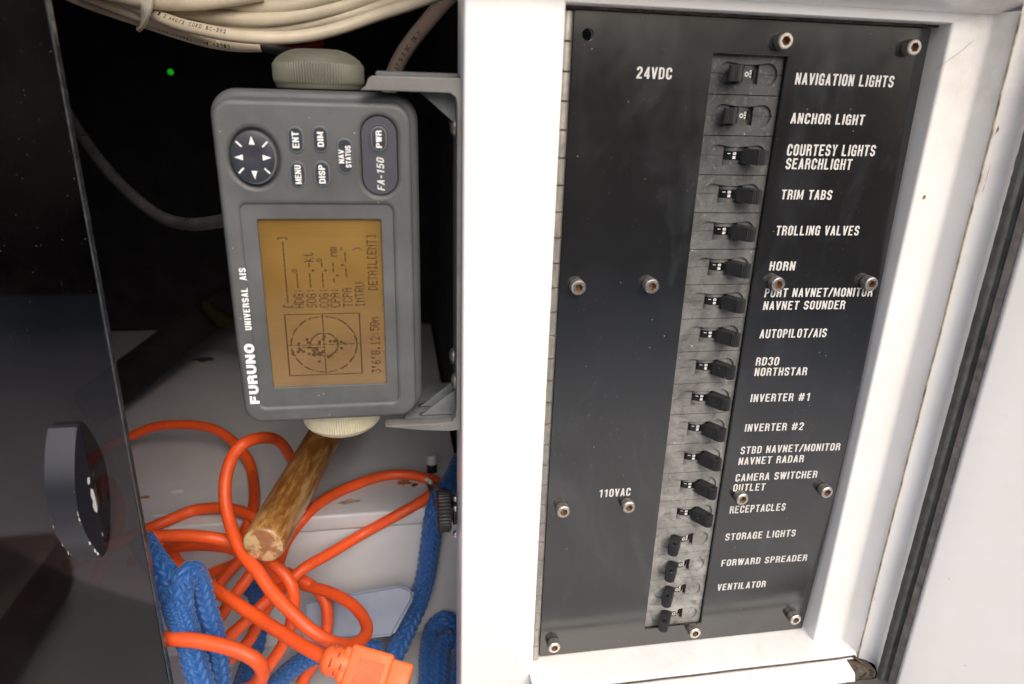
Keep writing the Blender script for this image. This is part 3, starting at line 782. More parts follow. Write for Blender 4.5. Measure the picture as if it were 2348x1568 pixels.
# ---- white lettering on the plate.  (text, pixel left/baseline-left, pixel right) -> placed on the plate plane
def plabel(s, x0, y0, x1, y1, capx, capy):
    """x0,y0 / x1,y1: baseline ends as seen; capx,capy: a cap-top point above the start"""
    def on(px, py):
        p = U(px, py, 0)
        for _ in range(6): p = U(px, py, -bulge(p[0], p[2]))
        return p
    a = on(x0, y0); b = on(x1, y1); c = on(capx, capy)
    return s, a[0], b[0], a[2], b[2], c[2]
TXT = [('24VDC', 1458, 180, 1541, 182, 1460, 153, 0), ('110VAC', 1372, 1140, 1446, 1136, 1376, 1122, .18),
 ('NAVIGATION LIGHTS', 1821, 194, 2048, 200, 1823, 167, .12), ('ANCHOR LIGHT', 1811, 283, 1981, 287, 1815, 259, .14),
 ('COURTESY LIGHTS', 1802, 358, 2006, 357, 1806, 332, .12), ('SEARCHLIGHT', 1799, 388, 1952, 389, 1802, 363, .14),
 ('TRIM TABS', 1789, 457, 1907, 458, 1790, 435, .12), ('TROLLING VALVES', 1777, 540, 1969, 539, 1778, 518, .14),
 ('HORN', 1762, 620, 1823, 620, 1764, 600, .16), ('PORT NAVNET/MONITOR', 1751, 682, 2000, 679, 1755, 662, .14),
 ('NAVNET SOUNDER', 1748, 711, 1937, 708, 1750, 692, .14), ('AUTOPILOT/AIS', 1740, 776, 1895, 772, 1744, 756, .18),
 ('RD30', 1731, 838, 1786, 837, 1734, 820, .18), ('NORTHSTAR', 1728, 862, 1850, 860, 1731, 844, .18),
 ('INVERTER #1', 1719, 922, 1857, 918, 1722, 905, .2), ('INVERTER #2', 1706, 990, 1842, 985, 1709, 973, .2),
 ('STBD NAVNET/MONITOR', 1696, 1043, 1926, 1030, 1700, 1027, .2), ('NAVNET RADAR', 1691, 1068, 1843, 1057, 1694, 1052, .2),
 ('CAMERA SWITCHER', 1684, 1107, 1874, 1092, 1688, 1090, .2), ('OUTLET', 1679, 1126, 1754, 1124, 1683, 1110, .2),
 ('RECEPTACLES', 1671, 1179, 1801, 1168, 1675, 1162, .2), ('STORAGE LIGHTS', 1661, 1240, 1824, 1228, 1665, 1224, .2),
 ('FORWARD SPREADER', 1652, 1299, 1850, 1284, 1655, 1284, .2), ('VENTILATOR', 1643, 1354, 1755, 1345, 1647, 1339, .2)]
for s, x0, y0, x1, y1, cx, cy, sh in TXT:
    s, xa, xb, za, zb, zc = plabel(s, x0, y0, x1, y1, cx, cy)
    ang = math.degrees(math.atan2(zb-za, xb-xa))
    ang = max(-1.0, min(1.0, ang*.5))
    hgt = 5.3 if s != '24VDC' else 6.0
    zbase = (za+zb)/2
    hgt = max(4.9, min(6.2, zc-za))
    o = place_stroke('lettering', s, 'print', xa, 0, zbase-math.tan(math.radians(ang))*(xb-xa)/2, hgt, xb-xa-.5, ang, panel, shear=.02 if sh else .0)
    bend(o.data, lambda x, z: bulge(x, z)+(.03 if x > 37 else 0))

# ================================================================== AIS instrument
ais = empty('ais_display', (-186, 20, -105), 'grey marine display turned on its side with amber screen and round arrow pad', 'display unit')
# rear shell (flange) and front bezel
def rbox_plate(name, mat, x0, x1, z0, z1, r, yf, yb, bev, parent, seg=3, holes=()):
    loops = [rrect(x0, x1, z0, z1, r, 10)]+[h[::-1] for h in holes]
    cu = bpy.data.curves.new('c', 'CURVE'); cu.dimensions = '2D'; cu.fill_mode = 'BOTH'
    cu.extrude = ((yb-yf)/2-bev)*S; cu.bevel_depth = bev*S; cu.bevel_resolution = seg; cu.offset = -bev*S
    for lp in loops:
        sp = cu.splines.new('POLY'); sp.points.add(len(lp)-1); sp.use_cyclic_u = True
        for p, q in zip(sp.points, lp): p.co = (q[0]*S, q[1]*S, 0, 1)
    o = bpy.data.objects.new('tmp', cu); me = bpy.data.meshes.new_from_object(o); bpy.data.objects.remove(o)
    me.transform(Matrix.Translation((0, (yf+yb)/2*S, 0)) @ FACE)
    me.polygons.foreach_set('use_smooth', [True]*len(me.polygons)); me.set_sharp_from_angle(angle=math.radians(40))
    o = addobj(name, me, mat, None, False); attach(o, parent); return o
rbox_plate('rear_shell', 'case_dark', -231.2, -140.4, -183.8, -22.9, 12, 6.0, 52, 3.4, ais, 4)
REC = rrect(-221.2, -153.4, -173.2, -72.6, 3, 6)
PAD = circ(-212.9, -51.9, 10.6, 40, 12.6)
BADGE = rrect(-166.3, -150.2, -67.9, -32.9, 7.8, 10)
rbox_plate('bezel', 'case', -229.3, -143.9, -182.0, -27.2, 9, 0, 10, 2.3, ais, 5, [REC, PAD, BADGE])
# recessed screen surround with softened step
SC = rrect(-214.6, -158.6, -163.6, -79.2, .8, 3)
rbox_plate('screen_surround', 'case', -221.9, -152.7, -173.9, -71.9, 3, 1.3, 6, .3, ais, 2, [SC])
plate('screen', 'screen', [rrect(-215.5, -157.7, -164.6, -78.2, .5, 2)], 3.0, 4.0, ais)
# black edge seen around the glass
# arrow pad
rbox_plate('pad_well', 'case_dark', -225, -201, -66, -38, 6, 3.2, 6, .2, ais, 1)
lathe('pad_rim', 'key_rim', [(10.5, 0), (10.5, 3.2), (10.1, 3.9), (9.6, 4.0)], (0, 0, 0), (0, -1, 0), 48, parent=None)
rim = bpy.data.objects['pad_rim']; rim.data.transform(Matrix.Diagonal((.93, 1, 1.10, 1))); rim.data.transform(Matrix.Translation(Vector((-212.9, 3.4, -51.9))*S)); attach(rim, ais)
lathe('arrow_pad', 'key', [(9.9, 0), (9.9, 4.1), (9.4, 4.35), (4, 4.1), (.01, 4.0)], (0, 0, 0), (0, -1, 0), 48, parent=None)
ap = bpy.data.objects['arrow_pad']; ap.data.transform(Matrix.Diagonal((.93, 1, 1.11, 1))); ap.data.transform(Matrix.Translation(Vector((-213.2, 3.4, -51.6))*S)); attach(ap, ais)
marks = []
def tri(cx, cz, dx, dz, s):
    px, pz = -dz, dx
    return [(cx+dx*s, cz+dz*s), (cx-dx*s+px*s*.68, cz-dz*s+pz*s*.68), (cx-dx*s-px*s*.68, cz-dz*s-pz*s*.68)]
pc = (-213.2, -51.6)
for dx, dz, d in ((0, 1, 7.3), (0, -1, 7.6), (-1, 0, 6.1), (1, 0, 5.9)):
    marks.append([tri(pc[0]+dx*d, pc[1]+dz*d, 0 if dx else 0, 1 if not dx else 0, 1.8) if not dx else tri(pc[0]+dx*d, pc[1], dx, 0, 1.8)])
marks[1] = [tri(pc[0], pc[1]-7.6, 0, -1, 1.8)]
def bar(cx, cz, ang, L, W):
    a = math.radians(ang); u = (math.cos(a), math.sin(a)); v = (-u[1], u[0])
    return [(cx+u[0]*L*i+v[0]*W*j, cz+u[1]*L*i+v[1]*W*j) for i, j in ((-1, -1), (1, -1), (1, 1), (-1, 1))]
for sx, sz in ((1, 1), (1, -1), (-1, 1), (-1, -1)):
    marks.append([bar(pc[0]+sx*5.5, pc[1]+sz*5.7, 45*sx*sz, 1.6, .33)])
def merge_plates(name, mat, loops_list, yf, yb, parent):
    ms = []
    for lp in loops_list:
        me = curve_mesh('t', lp, yb-yf); me.transform(Matrix.Translation((0, (yf+yb)/2*S, 0)) @ FACE); ms.append(me)
    me = bm_merge(ms); o = addobj(name, me, mat, None, False)
    attach(o, parent); return o
def under(child, parent):
    """make child a sub-part of parent, keeping its place"""
    child.parent = parent; child.matrix_parent_inverse = parent.matrix_parent_inverse.inverted() @ Matrix.Identity(4) if False else Matrix.Identity(4)
    child.matrix_parent_inverse = Matrix.Identity(4); return child
mk = merge_plates('arrow_print', 'key_print', marks, -.98, -.90, ais); under(mk, ap)
# keys
def key(cx, cz, w, h, lines, th=2.9, wd=None):
    r = w/2-.02
    rim = rbox_plate('key', 'key_rim', cx-w/2, cx+w/2, cz-h/2, cz+h/2, r, -.55, 2, .35, ais, 2)
    cap = rbox_plate('key_cap', 'key', cx-w/2+.75, cx+w/2-.75, cz-h/2+.75, cz+h/2-.75, r-.75, -.8, 1, .2, ais, 2); under(cap, rim)
    for s, x, z, hh, ww in lines:
        t = place_stroke('key_lettering', s, 'key_print', x, -.8, z, hh, ww, 90, ais, t=.17, gap=.1, W=.6); under(t, rim)
key(-194.5, -43.7, 7.0, 11.6, [('ENT', -193.1, -47.2, 2.9, 7.0)])
key(-183.9, -43.3, 7.2, 11.6, [('DIM', -182.5, -46.5, 2.7, 6.4)])
key(-194.7, -58.8, 7.2, 11.8, [('MENU', -193.2, -62.9, 2.7, 8.3)])
key(-184.1, -58.4, 7.2, 11.6, [('DISP', -182.7, -62.6, 2.8, 8.2)])
key(-173.4, -50.4, 7.2, 15.8, [('NAV', -174.0, -53.6, 2.3, 6.0), ('STATUS', -170.9, -55.4, 2.4, 9.6)])
# power badge
rbox_plate('badge', 'badge', -166.1, -150.4, -67.7, -33.1, 7.7, .9, 5, .2, ais, 1)
rbox_plate('power_key_ring', 'case_dark', -162.9, -153.7, -49.2, -36.2, 4.5, .55, 3, .25, ais, 2, [rrect(-162.2, -154.4, -48.5, -36.9, 3.8, 8)])
pk = rbox_plate('power_key', 'key_rim', -161.9, -154.7, -48.2, -37.2, 3.5, .0, 3, .3, ais, 2)
under(rbox_plate('key_cap', 'key', -161.2, -155.4, -47.5, -37.9, 2.8, -.2, 2, .15, ais, 2), pk)
under(place_stroke('key_lettering', 'PWR', 'key_print', -157.0, -.35, -46.6, 2.6, 7.6, 90, ais, t=.17, gap=.1, W=.6), pk)
place_stroke('badge_lettering', 'FA-150', 'print', -156.4, .9, -65.9, 3.3, 14.6, 90, ais, shear=.22, gap=.12, W=.5)
# maker's name and type along the left side
# heavy extended maker's lettering drawn as blocks
def blocky(s, x0, z0, h, cw, gap, t):
    """wide block capitals, reading upwards; returns loops in (x,z)"""
    G = {'F': [(0, 0, t, 1), (0, 1-.28, 1, 1), (0, .38, .85, .62)], 'U': [(0, 0, t, 1), (1-t, 0, 1, 1), (0, 0, 1, .26)],
         'R': [(0, 0, t, 1), (0, .74, .95, 1), (.95-t, .5, .95, .9), (0, .36, .9, .58), (.95-t, 0, 1, .42)],
         'N': [(0, 0, t, 1), (1-t, 0, 1, 1), (t*.8, .3, 1-t*.8, .75)], 'O': [(0, .06, t, .94), (1-t, .06, 1, .94), (.08, 0, .92, .24), (.08, .76, .92, 1)]}
    out = []; u = 0
    for ch in s:
        for a, b, c, d in G[ch]:
            # local (along, up) -> reading upwards: along -> +z, up -> -x
            q = [(a, b), (c, b), (c, d), (a, d)]
            out.append([[(x0-v*h, z0+u+w_*cw) for w_, v in q]])
        u += cw+gap
    return out
place_stroke('makers_lettering', 'FURUNO', 'key_print', -221.4, 0, -171.2, 4.5, 32.0, 90, ais, t=.25, gap=.09, W=.80)
place_stroke('makers_lettering', 'UNIVERSAL AIS', 'key_print', -221.5, 0, -132.2, 3.0, 30.5, 90, ais, t=.15, gap=.11, space=.6)
# amber LCD dot picture: landscape grid 120 x 64 laid on its side (u up the unit, v from left to right)
W_, H_ = 190, 80
grid = np.zeros((H_, W_), bool)
F57 = {'0': '0E11191513110E', '1': '040C040404040E', '2': '0E11010204081F', '3': '1F02040201110E', '5': '1F101E0101110E', '6': '0608101E11110E',
 'A': '0E11111F111111', 'C': '0E11101010110E', 'D': '1C12111111121C', 'E': '1F10101E10101F', 'G': '0E11101713110F', 'H': '1111111F111111',
 'I': '0E04040404040E', 'L': '1010101010101F', 'N': '11191513111111', 'O': '0E11111111110E', 'P': '1E11111E101010', 'R': '1E11111E141211',
 'S': '0F10100E01011E', 'T': '1F040404040404', 'V': '1111111111110A04'[:14], 'W': '11111115151B11', '[': '0E08080808080E', ']': '0E02020202020E',
 '-': '0000001F000000', ':': '00040400040400', '.': '00000000000C0C', "'": '0C0C0800000000', '"': '0A0A0000000000', 'k': '101214181C1211'[:14], 't': '08081C08080906',
 'n': '0000161911111100'[:14], 'm': '00001A15151515', ')': '08040202020408', 'o': '0C12120C000000', ' ': '00000000000000'}
def lcd(s, u, v):
    for ch in s:
        b = F57.get(ch, F57[' '])
        for r in range(7):
            x = int(b[2*r:2*r+2], 16)
            for c in range(5):
                if x >> (4-c) & 1 and 0 <= v+r < H_ and 0 <= u+c < W_: grid[v+r, u+c] = True
        u += 6
for i, (txt, u) in enumerate([('[------------]', 92), ('HDG:---o', 92), ('SOG:---.-kt', 92), ('COG:---.-o', 92), ('CPA: -.-- nm', 92), ("TCPA  --'--\"", 92), ('INTRV      )', 92)]):
    lcd(txt, u, 9+int(i*8.7))
lcd("3'6'0.12:50n", 8, 71); lcd('DETAIL[ENT]', 112, 71)
cu0, cv0 = 46, 36
for a in range(1440):
    t = a*math.pi/720
    for R in (24, 10):
        if (a//22) % 4: grid[int(round(cv0+R*math.sin(t))), int(round(cu0+R*math.cos(t)*1.45))] = True
grid[9, 8:84] = True; grid[63, 8:84] = True; grid[9:64, 8] = True; grid[9:64, 84] = True
grid[9:64, cu0] |= (np.arange(55) % 5 > 0); grid[cv0, 9:84] |= (np.arange(75) % 4 > 0)
rr = np.random.RandomState(3)
for _ in range(34):
    u, v = cu0-5+int(rr.normal(0, 8)), cv0-3+int(rr.normal(0, 9)); grid[max(v, 0):v+2, max(u, 0):u+3] = True
for x in range(15): grid[20+x:22+x, cu0-3] = True
x0s, x1s, z0s, z1s = -212.5, -160.0, -161.5, -81.2
V = []; F = []
dx = (x1s-x0s)/H_; dz = (z1s-z0s)/W_
for v in range(H_):
    for u in range(W_):
        if grid[v, u]:
            x = x0s+v*dx; z = z0s+u*dz; b = len(V)
            V += [(x, 2.95, z), (x+dx, 2.95, z), (x+dx, 2.95, z+dz), (x, 2.95, z+dz)]; F.append((b, b+1, b+2, b+3))
lo = meshobj('lcd_picture', V, F, 'lcd'); under(attach(lo, ais), bpy.data.objects['screen'])
# clamp knobs above and below the unit (pivot)
knurl = lambda t, r, h: 1+.016*math.cos(100*t+.4)*(1 if 4.2 < h < 11 else 0)
kn = [(17, 0), (19.6, .4), (20.2, 1.4), (20.2, 2.2), (20.7, 2.8), (20.9, 4.3), (20.9, 10.8), (20.6, 11.6), (20.2, 12.0), (19.2, 13.4), (16.8, 15.2), (13.6, 16.8), (11.4, 17.5), (10.4, 17.7), (.01, 17.8)]
lathe('clamp_knob', 'knob', kn, (-185.8, 34, -22.6), (0, 0, 1), 500, knurl, ais)
lathe('clamp_knob', 'knob_cream', kn, (-184.6, 34, -186.4), (0, 0, -1), 500, knurl, ais, label='cream knurled knob under the unit')
lathe('pivot_boss', 'case_dark', [(16, 0), (16, 5)], (-186, 34, -25), (0, 0, 1), 40, parent=ais)

# ================================================================== bracket
br = empty('mounting_bracket', (-122, 10, -100), 'grey plastic U-shaped bracket screwed to the post and holding the grey display', 'bracket')
# L-shaped front outlines of the two arms + back plate, as one outline extruded in depth with lighter front lip
armtop = [(-121.0, -15.9), (-160.2, -16.2), (-161.8, -17.2), (-163.0, -20.2), (-165.5, -22.2), (-150, -22.2), (-126.5, -22.3), (-124.0, -24.0), (-123.4, -27), (-123.4, -104),
          (-123.4, -176), (-123.8, -181), (-126, -184.0), (-135, -184.3), (-158, -184.2), (-160, -184.9), (-142, -187.8), (-127, -189.1), (-121.0, -188.6)]
plate('bracket_lip', 'bracket', [armtop], -5.6, 2.5, br, bev=.5)
me = curve_mesh('t', [[(-121, 5), (-121, 30), (-200, 48), (-206, 30), (-196, 14), (-160, 10), (-150, 5)]], 4.4, .3)
box('bracket_arm', 'case_dark', -159, -121.2, 3, 40, -20.6, -13.8, 1.2, parent=br)
box('bracket_arm', 'bracket_in', -196, -146, 16, 50, -187.2, -184.6, 1.0, parent=br)
box('bracket_arm_root', 'bracket_in', -150, -121.2, 1, 50, -188.2, -184.9, 1.0, parent=br)
box('bracket_plate', 'case_dark', -123.2, -121.1, 1, 19, -184, -20, .3, parent=br)
for zc, s in ((-22.4, -1), (-184.3, 1)):
    for yy in (6, 17):
        bm = bmesh.new(); z = zc
        pts = [(-123.3, z), (-139, z), (-123.3, z+s*13)] if s < 0 else [(-123.3, z), (-142, z+.2), (-139, z+1.6), (-123.3, z+14)]
        me = curve_mesh('gusset', [pts if s < 0 else pts[::-1]], 2.2, .1); me.transform(Matrix.Translation((0, yy*S, 0)) @ FACE)
        o = addobj('gusset', me, 'bracket_in', None, False); attach(o, br)
for px, py, Y, r in ((1029, 270, 16, 4.2), (1040, 291, 8, 4.2), (1035, 816, 14, 4.4), (1044, 873, 4, 4.4)):
    c = U(px, py, Y)
    lathe('bracket_screw', 'steel_dull', [(r, 0), (r, .5), (r*.8, 1.6), (r*.4, 2.2), (.01, 2.3)], (-123.2, c[1], c[2]), (-1, 0, 0), 24, parent=br)

# ================================================================== smoked sliding door with black handle
door = empty('sliding_door', (-400, -6, -200), 'smoked dark acrylic sliding panel covering the left of the open locker', 'sliding door')
box('acrylic_sheet', 'plexi', -760, -282.6, -9.6, -5.0, -640, 140, .25, 1, parent=door)
box('sheet_edge', 'plexi_edge', -282.7, -281.9, -9.3, -5.3, -640, 140, .2, 1, parent=door)
hd = empty('door_handle', (0, 0, 0), None, None); 
hA, hB = U(115, 975, -9.8), U(183, 975, -9.8); hC = U(250, 1268, -9.8)
hx0, hx1, hz1, hz0 = hA[0], hB[0], hA[2], hC[2]
NB = 22; arc = []
for i in range(NB+1):
    t = i/NB; arc.append((hz1+(hz0-hz1)*t, 2.0+15.5*math.sin(math.pi*min(1, t*.96+.02))**.9))
loop = [(z, -d) for z, d in arc]+[(hz0, 0), (hz1, 0)]
bm = bmesh.new(); rings = []
for x in (hx0, hx1):
    rings.append([bm.verts.new(Vector((x, -9.75+y, z))*S) for z, y in loop])
n = len(loop)
for i in range(n): bm.faces.new((rings[0][i], rings[0][(i+1) % n], rings[1][(i+1) % n], rings[1][i]))
bm.faces.new(rings[0]); bm.faces.new(rings[1][::-1])
bpy.data.objects.remove(hd)
es = [e for e in bm.edges if abs(e.calc_length()) < 12*S and e.verts[0].co.x == e.verts[1].co.x]
bmesh.ops.bevel(bm, geom=es, offset=.5*S, segments=2, affect='EDGES')
hdl = bm_done(bm, 'handle', 'handle', door, smooth=35, label='black half-moon handle with chipped paint')

def UXp(px, py, X):
    d = ray(px, py); return CAM + d*((X-CAM[0])/d[0])
def chip(pts, X):
    V = [UXp(px, py, X)+np.array([.07, 0, 0]) for px, py in pts]; c = sum(V)/len(V)
    n = len(V); o = meshobj('paint_chip', [c]+V, [(0, 1+i, 1+(i+1) % n) for i in range(n)], 'key_print'); attach(o, door); under(o, hdl)
chip([(207, 1120), (213, 1122), (216, 1132), (222, 1145), (224, 1160), (222, 1175), (217, 1172), (212, 1160), (213, 1148), (208, 1138)], hx1)
chip([(200, 1095), (205, 1094), (206, 1106), (203, 1112), (200, 1107)], hx1); chip([(233, 1220), (236, 1219), (237, 1228), (234, 1229)], hx1)
for i in range(3, NB, 1):                      # bare metal showing along the worn edges
    if random.random() < .5:
        for X, sgn in ((hx1, 1), (hx0, -1)):
            z, d = arc[i]; Lc = random.uniform(.5, 2.6)
            o = meshobj('edge_scuff', [(X-.55*sgn, -9.75-d-.06, z), (X-.05*sgn, -9.75-d+.25, z), (X-.05*sgn, -9.75-d+.3, z-Lc), (X-.5*sgn, -9.75-d-.04, z-Lc)], [(0, 1, 2, 3)], 'print')
            attach(o, door); under(o, hdl)

# ================================================================== locker interior (setting)
def sbox(name, mat, *a, **k):
    o = box(name, mat, *a, **k); o['kind'] = 'structure'; return o
SH = -330
sbox('locker_shelf', 'white_inner', -720, -104, 137, 600, SH-14, SH, 2.5, 3)
sbox('locker_riser', 'white_inner', -720, -106, 139.5, 150, -640, SH-15.2, 1.5, 2)
sbox('locker_floor', 'white_inner', -720, -90, 19, 139, -470, -452, 1)
sbox('locker_coaming', 'white_inner', -720, -90, -4, 19, -640, -470, 1)
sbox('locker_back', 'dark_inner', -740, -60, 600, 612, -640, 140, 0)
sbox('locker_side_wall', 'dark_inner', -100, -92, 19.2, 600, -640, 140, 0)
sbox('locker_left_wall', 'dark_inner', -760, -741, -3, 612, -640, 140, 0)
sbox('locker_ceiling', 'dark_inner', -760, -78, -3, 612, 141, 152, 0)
sbox('cabin_wall', 'white', -800, -121.2, -11, -3, 135, 700, 1)
sbox('cabin_wall', 'white', -1200, -762, -11, -3, -900, 700, 1)
sbox('cabin_wall', 'white', -1200, 400, -11, -3, -900, -642, 1)
sbox('cabin_wall', 'white', -120.8, 400, -11, 6, 141, 700, 1)
sbox('cockpit_sole', 'deck', -2500, 2500, -3000, -60, -960, -940, 0)
sbox('dark_reflection_slab', 'rubber', -160, 900, -640, -62, -939, -930, 3)  # unseen slab added to darken the reflection low in the panel
sbox('brown_reflection_block', 'teak', -2400, -760, -900, -62, -939, -800, 40)  # unseen block added for a brown reflection in the acrylic door
sbox('unseen_bulkhead', 'teak', -2500, 2500, -3040, -3001, -960, 420, 0)  # unseen; distance and height shaped for dark reflections in panel and acrylic

# dark inclined strut lying across the shelf
st = pxpath([(215, 925, 640), (300, 860, 690), (420, 765, 760), (520, 690, 820)], 10)
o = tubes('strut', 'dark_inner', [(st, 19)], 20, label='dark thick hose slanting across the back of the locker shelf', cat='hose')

# black instrument cable from display
o = tubes('instrument_cable', 'black_cable', [(pxpath([(150, 250, 500), (195, 322, 480), (250, 395, 465), (310, 455, 452), (370, 498, 440), (430, 514, 425), (500, 508, 405), (560, 490, 385)]), 4.0)], 18,
          label='black rubber cable curving from behind the smoked door to the grey display', cat='cable')
# little green lamp and dim things in the dark
led = empty('indicator_lamp', tuple(K(391, 165, 640)), 'small round green indicator light glowing in the dark locker', 'lamp')
lc = K(391, 165, 640)
lathe('lens', 'led', [(2.8, 0), (2.8, .8), (2.0, 1.8), (.01, 2.2)], lc, (0, -1, 0), 20, parent=led)
lathe('lamp_housing', 'black', [(4, 0), (4, 12), (3, 13)], lc+np.array([0, 13.5, 0]), (0, -1, 0), 20, parent=led)
tubes('red_wire', 'red', [(pxpath([(560, 60, 560), (620, 104, 560), (680, 112, 575), (740, 100, 590)]), 3.0)], 10, label='dim red wire behind the cream cable bundle', cat='wire')
tubes('yellow_wire', 'yellow', [(pxpath([(470, 700, 760), (500, 728, 750), (530, 742, 745), (560, 738, 740)]), 7)], 10, label='dim yellow-green hose end at the back of the shelf beside the display', cat='hose')
tubes('inner_post', 'dark_inner', [(np.array([K(880, 740, 700), K(886, 800, 690)]), 4)], 8, label='small dark peg standing at the back of the locker shelf', cat='peg')

def shelf_spot(px, py, rx, ry, mat, name):
    d = ray(px, py); c = CAM+d*((-330-CAM[2])/d[2]); r = random.Random(int(px)); V = [(c[0], c[1], -329.85)]
    for i in range(16):
        t = 2*math.pi*i/16; k = r.uniform(.55, 1.15); V.append((c[0]+rx*k*math.cos(t), c[1]+ry*k*math.sin(t), -329.85))
    o = meshobj(name, V, [(0, 1+i, 1+(i+1) % 16) for i in range(16)], mat); o.parent = bpy.data.objects['locker_shelf']
shelf_spot(470, 825, 16, 9, 'grime', 'rust_stain'); shelf_spot(333, 1140, 4, 3, 'rust', 'rust_stain'); shelf_spot(925, 1107, 7, 4, 'rust', 'rust_stain')
shelf_spot(950, 1112, 4, 3, 'grime', 'rust_stain'); shelf_spot(405, 1128, 6, 3, 'white', 'paint_chip'); shelf_spot(365, 1182, 7, 2, 'white', 'paint_chip'); shelf_spot(800, 1150, 9, 4, 'caulk', 'rust_stain')
# ================================================================== cream cable bundle
KB = 440
cb = empty('cable_bundle', tuple(K(500, 60, KB)), 'bundle of cream cables drooping across the top of the open locker', 'cable')
def cable(name, pts, r=4.0, mat='cream', parent=cb, lab=None):
    Q = pxpath([(x, y, k-42) for x, y, k in pts]); r *= .905; o = tubes(name, mat, [(Q, r)], 20, parent)
    if lab: o['label'] = lab
    return Q, o
Q1, c1 = cable('cable_run', [(190, -30, 452), (260, -8, 445), (339, 27, 437), (405, 54, 433), (467, 69, 430), (530, 81, 429), (612, 87, 429), (695, 83, 431), (778, 65, 434), (861, 36, 438), (965, 2, 444), (1060, -34, 450)], 3.9)
Q2, c2 = cable('cable_run', [(130, -22, 458), (200, 8, 456), (313, 46, 452), (405, 76, 450), (467, 94, 448), (530, 105, 446), (600, 106, 446)], 3.6, lab='lower cable whose end stops at a black sleeve')
Q3, c3_ = cable('cable_run', [(180, -16, 447), (245, 8, 446), (313, 34, 445), (405, 66, 444), (500, 92, 446)], 3.8)
cable('cable_run', [(200, -25, 438), (325, 2, 431), (420, 8, 428), (500, 3, 428), (600, -14, 430)], 4.2)
cable('cable_run', [(300, -10, 446), (405, 20, 442), (500, 38, 440), (600, 46, 440), (700, 34, 442), (800, 10, 445), (900, -22, 450)], 4.6)
cable('cable_run', [(480, 50, 446), (571, 66, 445), (654, 62, 446), (778, 40, 448), (861, 17, 450), (960, -16, 455)], 4.2)
cable('cable_run', [(430, -10, 440), (560, 14, 438), (680, 10, 438), (780, -14, 440)], 4.2)
cable('cable_run', [(220, -20, 452), (330, 30, 452), (430, 58, 450), (560, 72, 450), (640, 74, 450)], 4.0)
tubes('black_sleeve', 'black', [(pxpath([(596, 106, 404), (625, 110, 406), (660, 120, 413), (700, 134, 428)]), 3.1)], 14, cb)
tie = [K(342, -30, 384), K(338, 5, 380), K(332, 35, 385), K(326, 57, 394), K(324, 63, 408), K(330, 50, 420)]
Qt = spline(tie, 1.5)
T, N, B = frames(Qt); VT = []; FT = []
for i, p in enumerate(Qt):
    side = np.cross(T[i], FWD); side /= np.linalg.norm(side); up = np.cross(side, T[i])
    for a, b in ((-3.1, -1.0), (3.1, -1.0), (3.1, .6), (-3.1, .6)): VT.append(p+side*a+up*b)
for i in range(len(Qt)-1):
    for j in range(4): FT.append((i*4+j, i*4+(j+1) % 4, (i+1)*4+(j+1) % 4, (i+1)*4+j))
attach(meshobj('nylon_tie', VT, FT, 'tie'), cb)
def print_on(Q, s, i0, r, size, flip=False, lift=0., adv=.80):
    """ink lettering following a cable on its camera side"""
    out = []; seg = np.r_[0, np.cumsum(np.linalg.norm(np.diff(Q, axis=0), axis=1))]
    d = i0
    for ch in (s[::-1] if flip else s):
        if ch != ' ':
            j = int(np.clip(np.searchsorted(seg, d), 1, len(Q)-2)); t = Q[j+1]-Q[j-1]; t /= np.linalg.norm(t)
            n = CAM-Q[j]; n -= t*(n@t); n /= np.linalg.norm(n); up = np.cross(n, t)
            ct, stt = math.cos(lift), math.sin(lift); n2 = n*ct+up*stt; up2 = up*ct-n*stt
            if flip: X, Y = -t, -up2
            else: X, Y = t, up2
            me = centred(text_mesh(ch, size, size*.62, .02)); p = Q[j]+n2*(r+.07)
            M = Matrix(((X[0], Y[0], n2[0], p[0]*S), (X[1], Y[1], n2[1], p[1]*S), (X[2], Y[2], n2[2], p[2]*S), (0, 0, 0, 1)))
            me.transform(M); out.append(me)
        d += size*adv
    return out
def add_print(meshes, parent):
    me = bm_merge(meshes); o = addobj('printed_lettering', me, 'ink', None, False); attach(o, parent.parent); under(o, parent)
add_print(print_on(Q1, '(UL) 12 AWG/2 CORD BC-5W2', 54, 3.53, 2.3, False, .45, .95), c1)
add_print(print_on(Q2, 'CABLE, INC. E163980 (UL)', 72, 3.26, 2.1, True, -.2, .95), c2)
# single cable going down behind the bracket
Q7 = pxpath([(1100, -70, 470), (1030, -8, 480), (975, 55, 492), (932, 110, 500), (905, 160, 505), (893, 205, 510), (888, 260, 520)])
c7 = tubes('single_cable', 'cream_pink', [(Q7, 5.6)], 20, label='single dusty beige cable dropping behind the top arm of the bracket', cat='cable')
me = bm_merge(print_on(Q7, 'VOLTS 75C DRY', 60, 5.6, 3.0, True, .1, 1.0)); o = addobj('printed_lettering', me, 'ink', None, False); o.parent = c7

